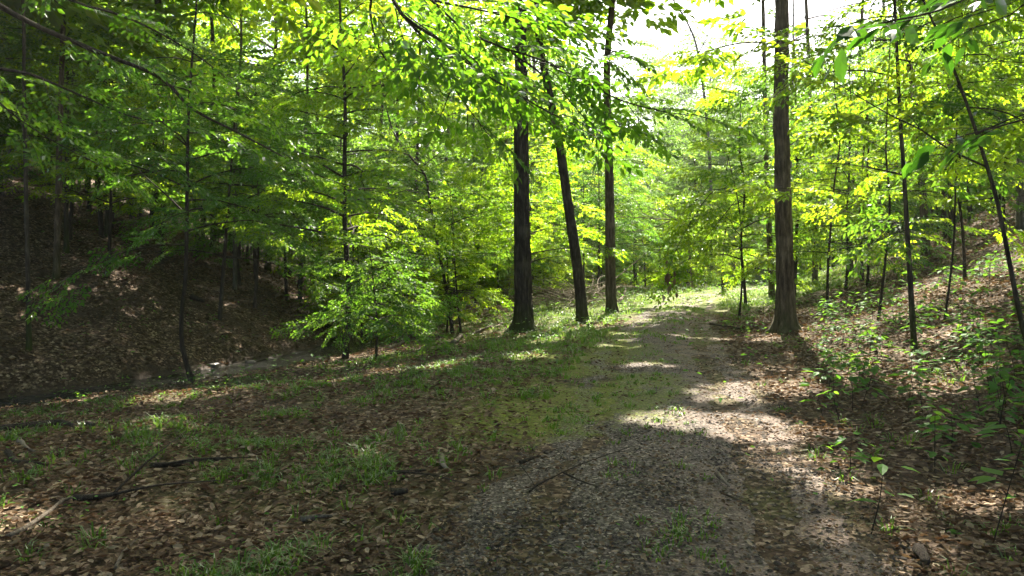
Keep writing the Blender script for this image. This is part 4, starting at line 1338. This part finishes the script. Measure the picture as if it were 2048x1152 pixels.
# ------------------------------------------------------------------ sticks, logs, brush, stones
def stick(label, pix, r0, seed, mat='deadwood', name='fallen_branch', cat='branch', lift=.0, ns=6, forks=0):
    P0 = [ground_hit(a, b) for a, b in pix]
    r = np.random.default_rng(seed)
    base = P0[0].copy()
    Q = resample(np.array(P0), .12)
    r0 = r0 * 1.25
    Q[:, 2] = surf(Q[:, 0], Q[:, 1]) + r0 * .7 + .022 + lift * np.linspace(0, 1, len(Q)) + .004
    Q[:, :2] += np.cumsum(r.normal(0, .006, (len(Q), 2)), 0)
    g_ = Geo(); add_tube(g_, Q - base, np.linspace(r0, r0 * .4, len(Q)), ns, rel=lambda th, s: 1 + .35 * (vnoise(th * 1.6, s * 6, seed) - .5))
    me_ = g_.mesh(name, [M[mat]], True)
    if not forks:
        return tag(obj(name, me_, None, base), label, cat)
    root = thing(name, label, cat, base)
    obj('limb', me_, root)
    for f in range(forks):
        i = int(len(Q) * r.uniform(.25, .85)); d_ = unit(Q[min(i + 1, len(Q) - 1)] - Q[i - 1])
        a = r.choice([-1, 1]) * r.uniform(.5, .9)
        dv = np.array([d_[0] * math.cos(a) - d_[1] * math.sin(a), d_[0] * math.sin(a) + d_[1] * math.cos(a), r.uniform(.0, .4)])
        B = resample(np.array([Q[i], Q[i] + dv * .3, Q[i] + dv * r.uniform(.5, .8) + [0, 0, -.05]]) - base, .1)
        gb = Geo(); add_tube(gb, B, np.linspace(r0 * .45, .003, len(B)), 5)
        obj('twig', gb.mesh('twig', [M[mat]], True), root)
    return root


stick('dark rotten log lying on the leaves at the left edge of the photo', [(0, 870), (60, 863), (120, 858), (190, 862)], .035, 1, 'bark_thin', 'fallen_log', 'log')
stick('short curved pale stick below the dark rotten log at the left edge', [(40, 890), (50, 905), (68, 915)], .02, 2)
stick('dark curved branch in the leaves near the left edge, below the rotten log', [(15, 915), (28, 930), (40, 938), (100, 941)], .022, 3, 'bark_thin')
stick('long pale thin stick slanting up from the lower left corner', [(15, 1092), (80, 1050), (130, 1018), (180, 1008), (230, 1001)], .013, 4)
stick('dark forked branch left of the sunlit leaf patch in the lower left', [(150, 1012), (200, 1007), (255, 998)], .018, 5, 'bark_thin', forks=2)
stick('brown branch lying across the grass, left of the photo middle', [(300, 948), (345, 942), (410, 935), (450, 930)], .02, 6, 'bark_thin', forks=1)
stick('thin pale stick standing out in the leaves at the lower left', [(230, 1152), (250, 1120), (278, 1092)], .009, 7)
stick('short stout pale stick at the left edge of the track', [(885, 925), (893, 938), (905, 955)], .024, 8)
stick('short dark chunk of wood near the grass tufts left of the track', [(783, 1002), (800, 1001), (818, 1002)], .028, 9, 'bark_thin')
stick('long thin pale stick at the bottom middle of the photo', [(815, 1150), (835, 1115), (865, 1075)], .009, 10)
stick('pale stick under the grass tuft near the bottom left of the track', [(600, 1055), (630, 1052), (660, 1047)], .018, 11)
stick('dark branch at the edge of the leaves beside the gravel', [(780, 960), (810, 957), (850, 951)], .016, 12, 'bark_thin', forks=1)
stick('thin dark twig on the gravel in the near track', [(1436, 1000), (1465, 1012), (1495, 1026)], .008, 13, 'bark_thin')
stick('pale splintered stick on the near track', [(1434, 966), (1446, 976), (1458, 987)], .016, 14)
stick('dark stick at the mossy left edge of the near track', [(1042, 935), (1062, 930), (1085, 927)], .014, 15, 'bark_thin')
stick('thin forked twig on the left of the near gravel', [(1060, 995), (1080, 978), (1105, 965)], .007, 16, 'bark_thin', forks=2)
stick('thin twig beside the forked twig on the near gravel', [(1125, 955), (1160, 970), (1200, 990)], .007, 17, 'bark_thin')
stick('dark root-like branch standing out of the leaves at the lower right corner', [(1838, 1120), (1842, 1140), (1848, 1150)], .03, 18, 'bark_thin')
stick('long bleached branch lying towards the foot of the thick dark trunk', [(775, 700), (800, 690), (822, 676)], .035, 19, 'deadwood')
stick('fallen log lying left of the thick dark trunk', [(905, 690), (950, 672), (1000, 655), (1025, 648)], .05, 20, 'deadwood', 'fallen_log', 'log', forks=3)
stick('second fallen log above the first, left of the thick dark trunk', [(880, 655), (930, 640), (985, 632)], .05, 21, 'deadwood', 'fallen_log', 'log', forks=2)
stick('mossy dark log on the left hillside above the stream', [(620, 640), (650, 655), (690, 668)], .07, 22, 'mosswood', 'fallen_log', 'log')
stick('small dark log across the left hillside', [(383, 600), (395, 604), (408, 610)], .07, 23, 'bark_thin', 'fallen_log', 'log')
stick('thin stick at the right foot of the grassy track edge before the thick furrowed trunk', [(1420, 652), (1455, 657), (1490, 663)], .02, 24, 'bark_thin')
stick('bleached stick lying on the sunny leaves right of the thick furrowed trunk', [(1660, 662), (1700, 655), (1740, 652)], .018, 25)
stick('pale thin branch arching over the undergrowth at the right', [(1735, 775), (1800, 805), (1870, 835), (1950, 860)], .008, 26, lift=.25)
stick('broken log end at the foot of the trunk beside the clearing', [(1238, 606), (1246, 600), (1252, 592)], .05, 27, 'deadwood', 'fallen_log', 'log', lift=.25)

# brush pile behind the trunks
base = ground_hit(1150, 611)
root = thing('brush_pile', 'tangled pile of bare grey branches behind the leaning trunk', 'brush pile', base)
r = np.random.default_rng(800)
for j in range(46):
    a = r.uniform(0, 6.28); L = r.uniform(.8, 2.6)
    p = np.array([r.normal(0, .75), r.normal(0, .7), 0])
    d = np.array([math.cos(a), math.sin(a) * .7, r.uniform(-.05, .75)])
    h0 = r.uniform(0, .45)
    q = [p + [0, 0, h0], p + d * L * .5 + [0, 0, h0 + r.normal(.1, .1)], p + d * L + [r.normal(0, .2), r.normal(0, .2), h0 - r.uniform(0, .2)]]
    B = resample(np.array(q), .15); wz = H(B[:, 0] + base[0], B[:, 1] + base[1]) - base[2]
    B[:, 2] = np.maximum(B[:, 2] + wz * .6, wz + .01)
    gb = Geo(); add_tube(gb, B, np.linspace(r.uniform(.012, .034), .006, len(B)), 5)
    obj('branch', gb.mesh('branch', [M['deadwood']], True), root)
gb = Geo()
for j in range(420):
    p = np.array([r.normal(0, .8), r.normal(0, .75), abs(r.normal(.15, .3))]); a = r.uniform(0, 6.28)
    d = np.array([math.cos(a), math.sin(a), r.normal(.2, .4)]) * r.uniform(.15, .6)
    add_tube(gb, np.array([p, p + d * .5 + r.normal(0, .04, 3), p + d]), [.008, .006, .004], 3)
tag(obj('twigs', gb.mesh('twigs', [M['deadwood']]), root), kind='stuff')

# bleached fallen treetop hanging over the clearing edge
Yb = 30.0
x0 = (1232 - CX) / F_PX * Yb + 4.6
base = np.array([at(1372, 470, Yb)[0], Yb, hz(at(1372, 470, Yb)[0], Yb)])
root = thing('dead_branch', 'bleached bare fallen treetop leaning across the bushes behind the clearing', 'dead branch', base)
for (pp, r0) in [([(1385, 575), (1378, 500), (1368, 447), (1310, 437), (1232, 433)], .05), ([(1368, 447), (1330, 428), (1290, 412)], .03), ([(1310, 437), (1285, 425), (1262, 380)], .02),
                 ([(1340, 442), (1290, 460), (1240, 466)], .025), ([(1290, 436), (1262, 452), (1245, 480)], .015), ([(1270, 435), (1255, 415), (1238, 405)], .014)]:
    Pq = resample(np.array([at(a, b, Yb) for a, b in pp]) - base, .15)
    gb = Geo(); add_tube(gb, Pq, np.linspace(r0, r0 * .3, len(Pq)), 6)
    obj('branch', gb.mesh('branch', [M['deadwood']], True), root)

# dead leaves dangling from the drooping bough
r = np.random.default_rng(810)
hb = np.array(hang.location)
for (px, py, ln) in [(1336, 545, 34), (1352, 535, 26), (1341, 566, 30), (1327, 590, 16), (1354, 585, 18), (1318, 600, 14), (1334, 520, 22), (1349, 556, 24)]:
    p = at(px, py, 14.0 + r.normal(0, .1)) - hb
    leaf_object(hang, p, np.array([r.normal(0, .12), r.normal(0, .12), -1]), np.array([r.normal(0, .5), -1, r.normal(0, .2)]), ln / F_PX * 14 * .8, 'litter', r, 'dead_leaf')
for (pp) in ([(1336, 545), (1338, 570), (1330, 592)], [(1345, 520), (1350, 560), (1354, 587)], [(1336, 560), (1322, 585), (1318, 602)]):
    Pq = np.array([at(a, b, 14.0) for a, b in pp]) - hb
    gb = Geo(); add_tube(gb, Pq, [.004, .003, .002], 4)
    obj('twig', gb.mesh('twig', [M['bark_thin']]), hang)

# flat stones in the stream
r = np.random.default_rng(820)
k_ = 0
stones = []
for (px, py, w) in [(425, 733, 26), (500, 727, 34), (545, 722, 30), (340, 757, 22), (615, 710, 24), (585, 722, 18)]:
    p = ground_hit(px, py); p[2] = max(hz(p[0], p[1]), -.93)
    s = w / F_PX * p[1] / 2
    bm_n = 9
    a = np.arange(bm_n) * 6.283 / bm_n
    rr = s * r.uniform(.7, 1.15, bm_n)
    hh = s * r.uniform(.25, .4)
    lo = np.stack([np.cos(a) * rr, np.sin(a) * rr * .75, np.full(bm_n, -.12)], -1)
    md = lo * [1.02, 1.02, 0] + np.stack([0 * a, 0 * a, np.full(bm_n, hh * .6)], -1)
    tp = lo * [.78, .78, 0] + np.stack([0 * a, 0 * a, hh + r.normal(0, hh * .12, bm_n)], -1)
    V = np.vstack([lo, md, tp, [[0, 0, hh * 1.05]]])
    j = np.arange(bm_n); k2 = (j + 1) % bm_n
    Q = np.concatenate([np.stack([j, k2, k2 + bm_n, j + bm_n], -1), np.stack([j + bm_n, k2 + bm_n, k2 + 2 * bm_n, j + 2 * bm_n], -1)])
    T = np.stack([j + 2 * bm_n, k2 + 2 * bm_n, np.full(bm_n, 3 * bm_n)], -1)
    g = Geo(); g.add(V, T, Q)
    stones.append(tag(obj('stone', g.mesh('stone', [M['stone']]), None, p, r.uniform(0, 6)), 'flat wet stone in the shallow bed of the stream', 'stone', 'flat stones in the stream'))
    k_ += 1
number_rows(stones, 'flat wet stone in the shallow stream', 1)
# thin sunlit air of the valley
hb_ = Geo()
cx = np.array([[a, b, c] for a in (-165, 165) for b in (-34, 265) for c in (-4, 60)], float)
hb_.add(cx, None, np.array([[0, 1, 3, 2], [4, 6, 7, 5], [0, 4, 5, 1], [2, 3, 7, 6], [0, 2, 6, 4], [1, 5, 7, 3]]))
m, nt = newmat('haze')
pv = N(nt, 'VolumePrincipled', Density=0.0004, Anisotropy=0.55); pv.inputs['Color'].default_value = (0.95, 0.97, 0.9, 1)
o = N(nt, 'OutputMaterial'); nt.links.new(pv.outputs[0], o.inputs['Volume'])
tag(obj('haze', hb_.mesh('haze', [m])), 'thin pale haze filling the air of the valley', 'haze', kind='stuff')
cy.volume_bounces = 0
seen = {}
for o in SC.objects:
    if o.type == 'MESH' and o.data.name not in seen:
        seen[o.data.name] = len(o.data.loops) - 2 * len(o.data.polygons)
print('TRIS', sum(seen.values()), 'objects', len(SC.objects))
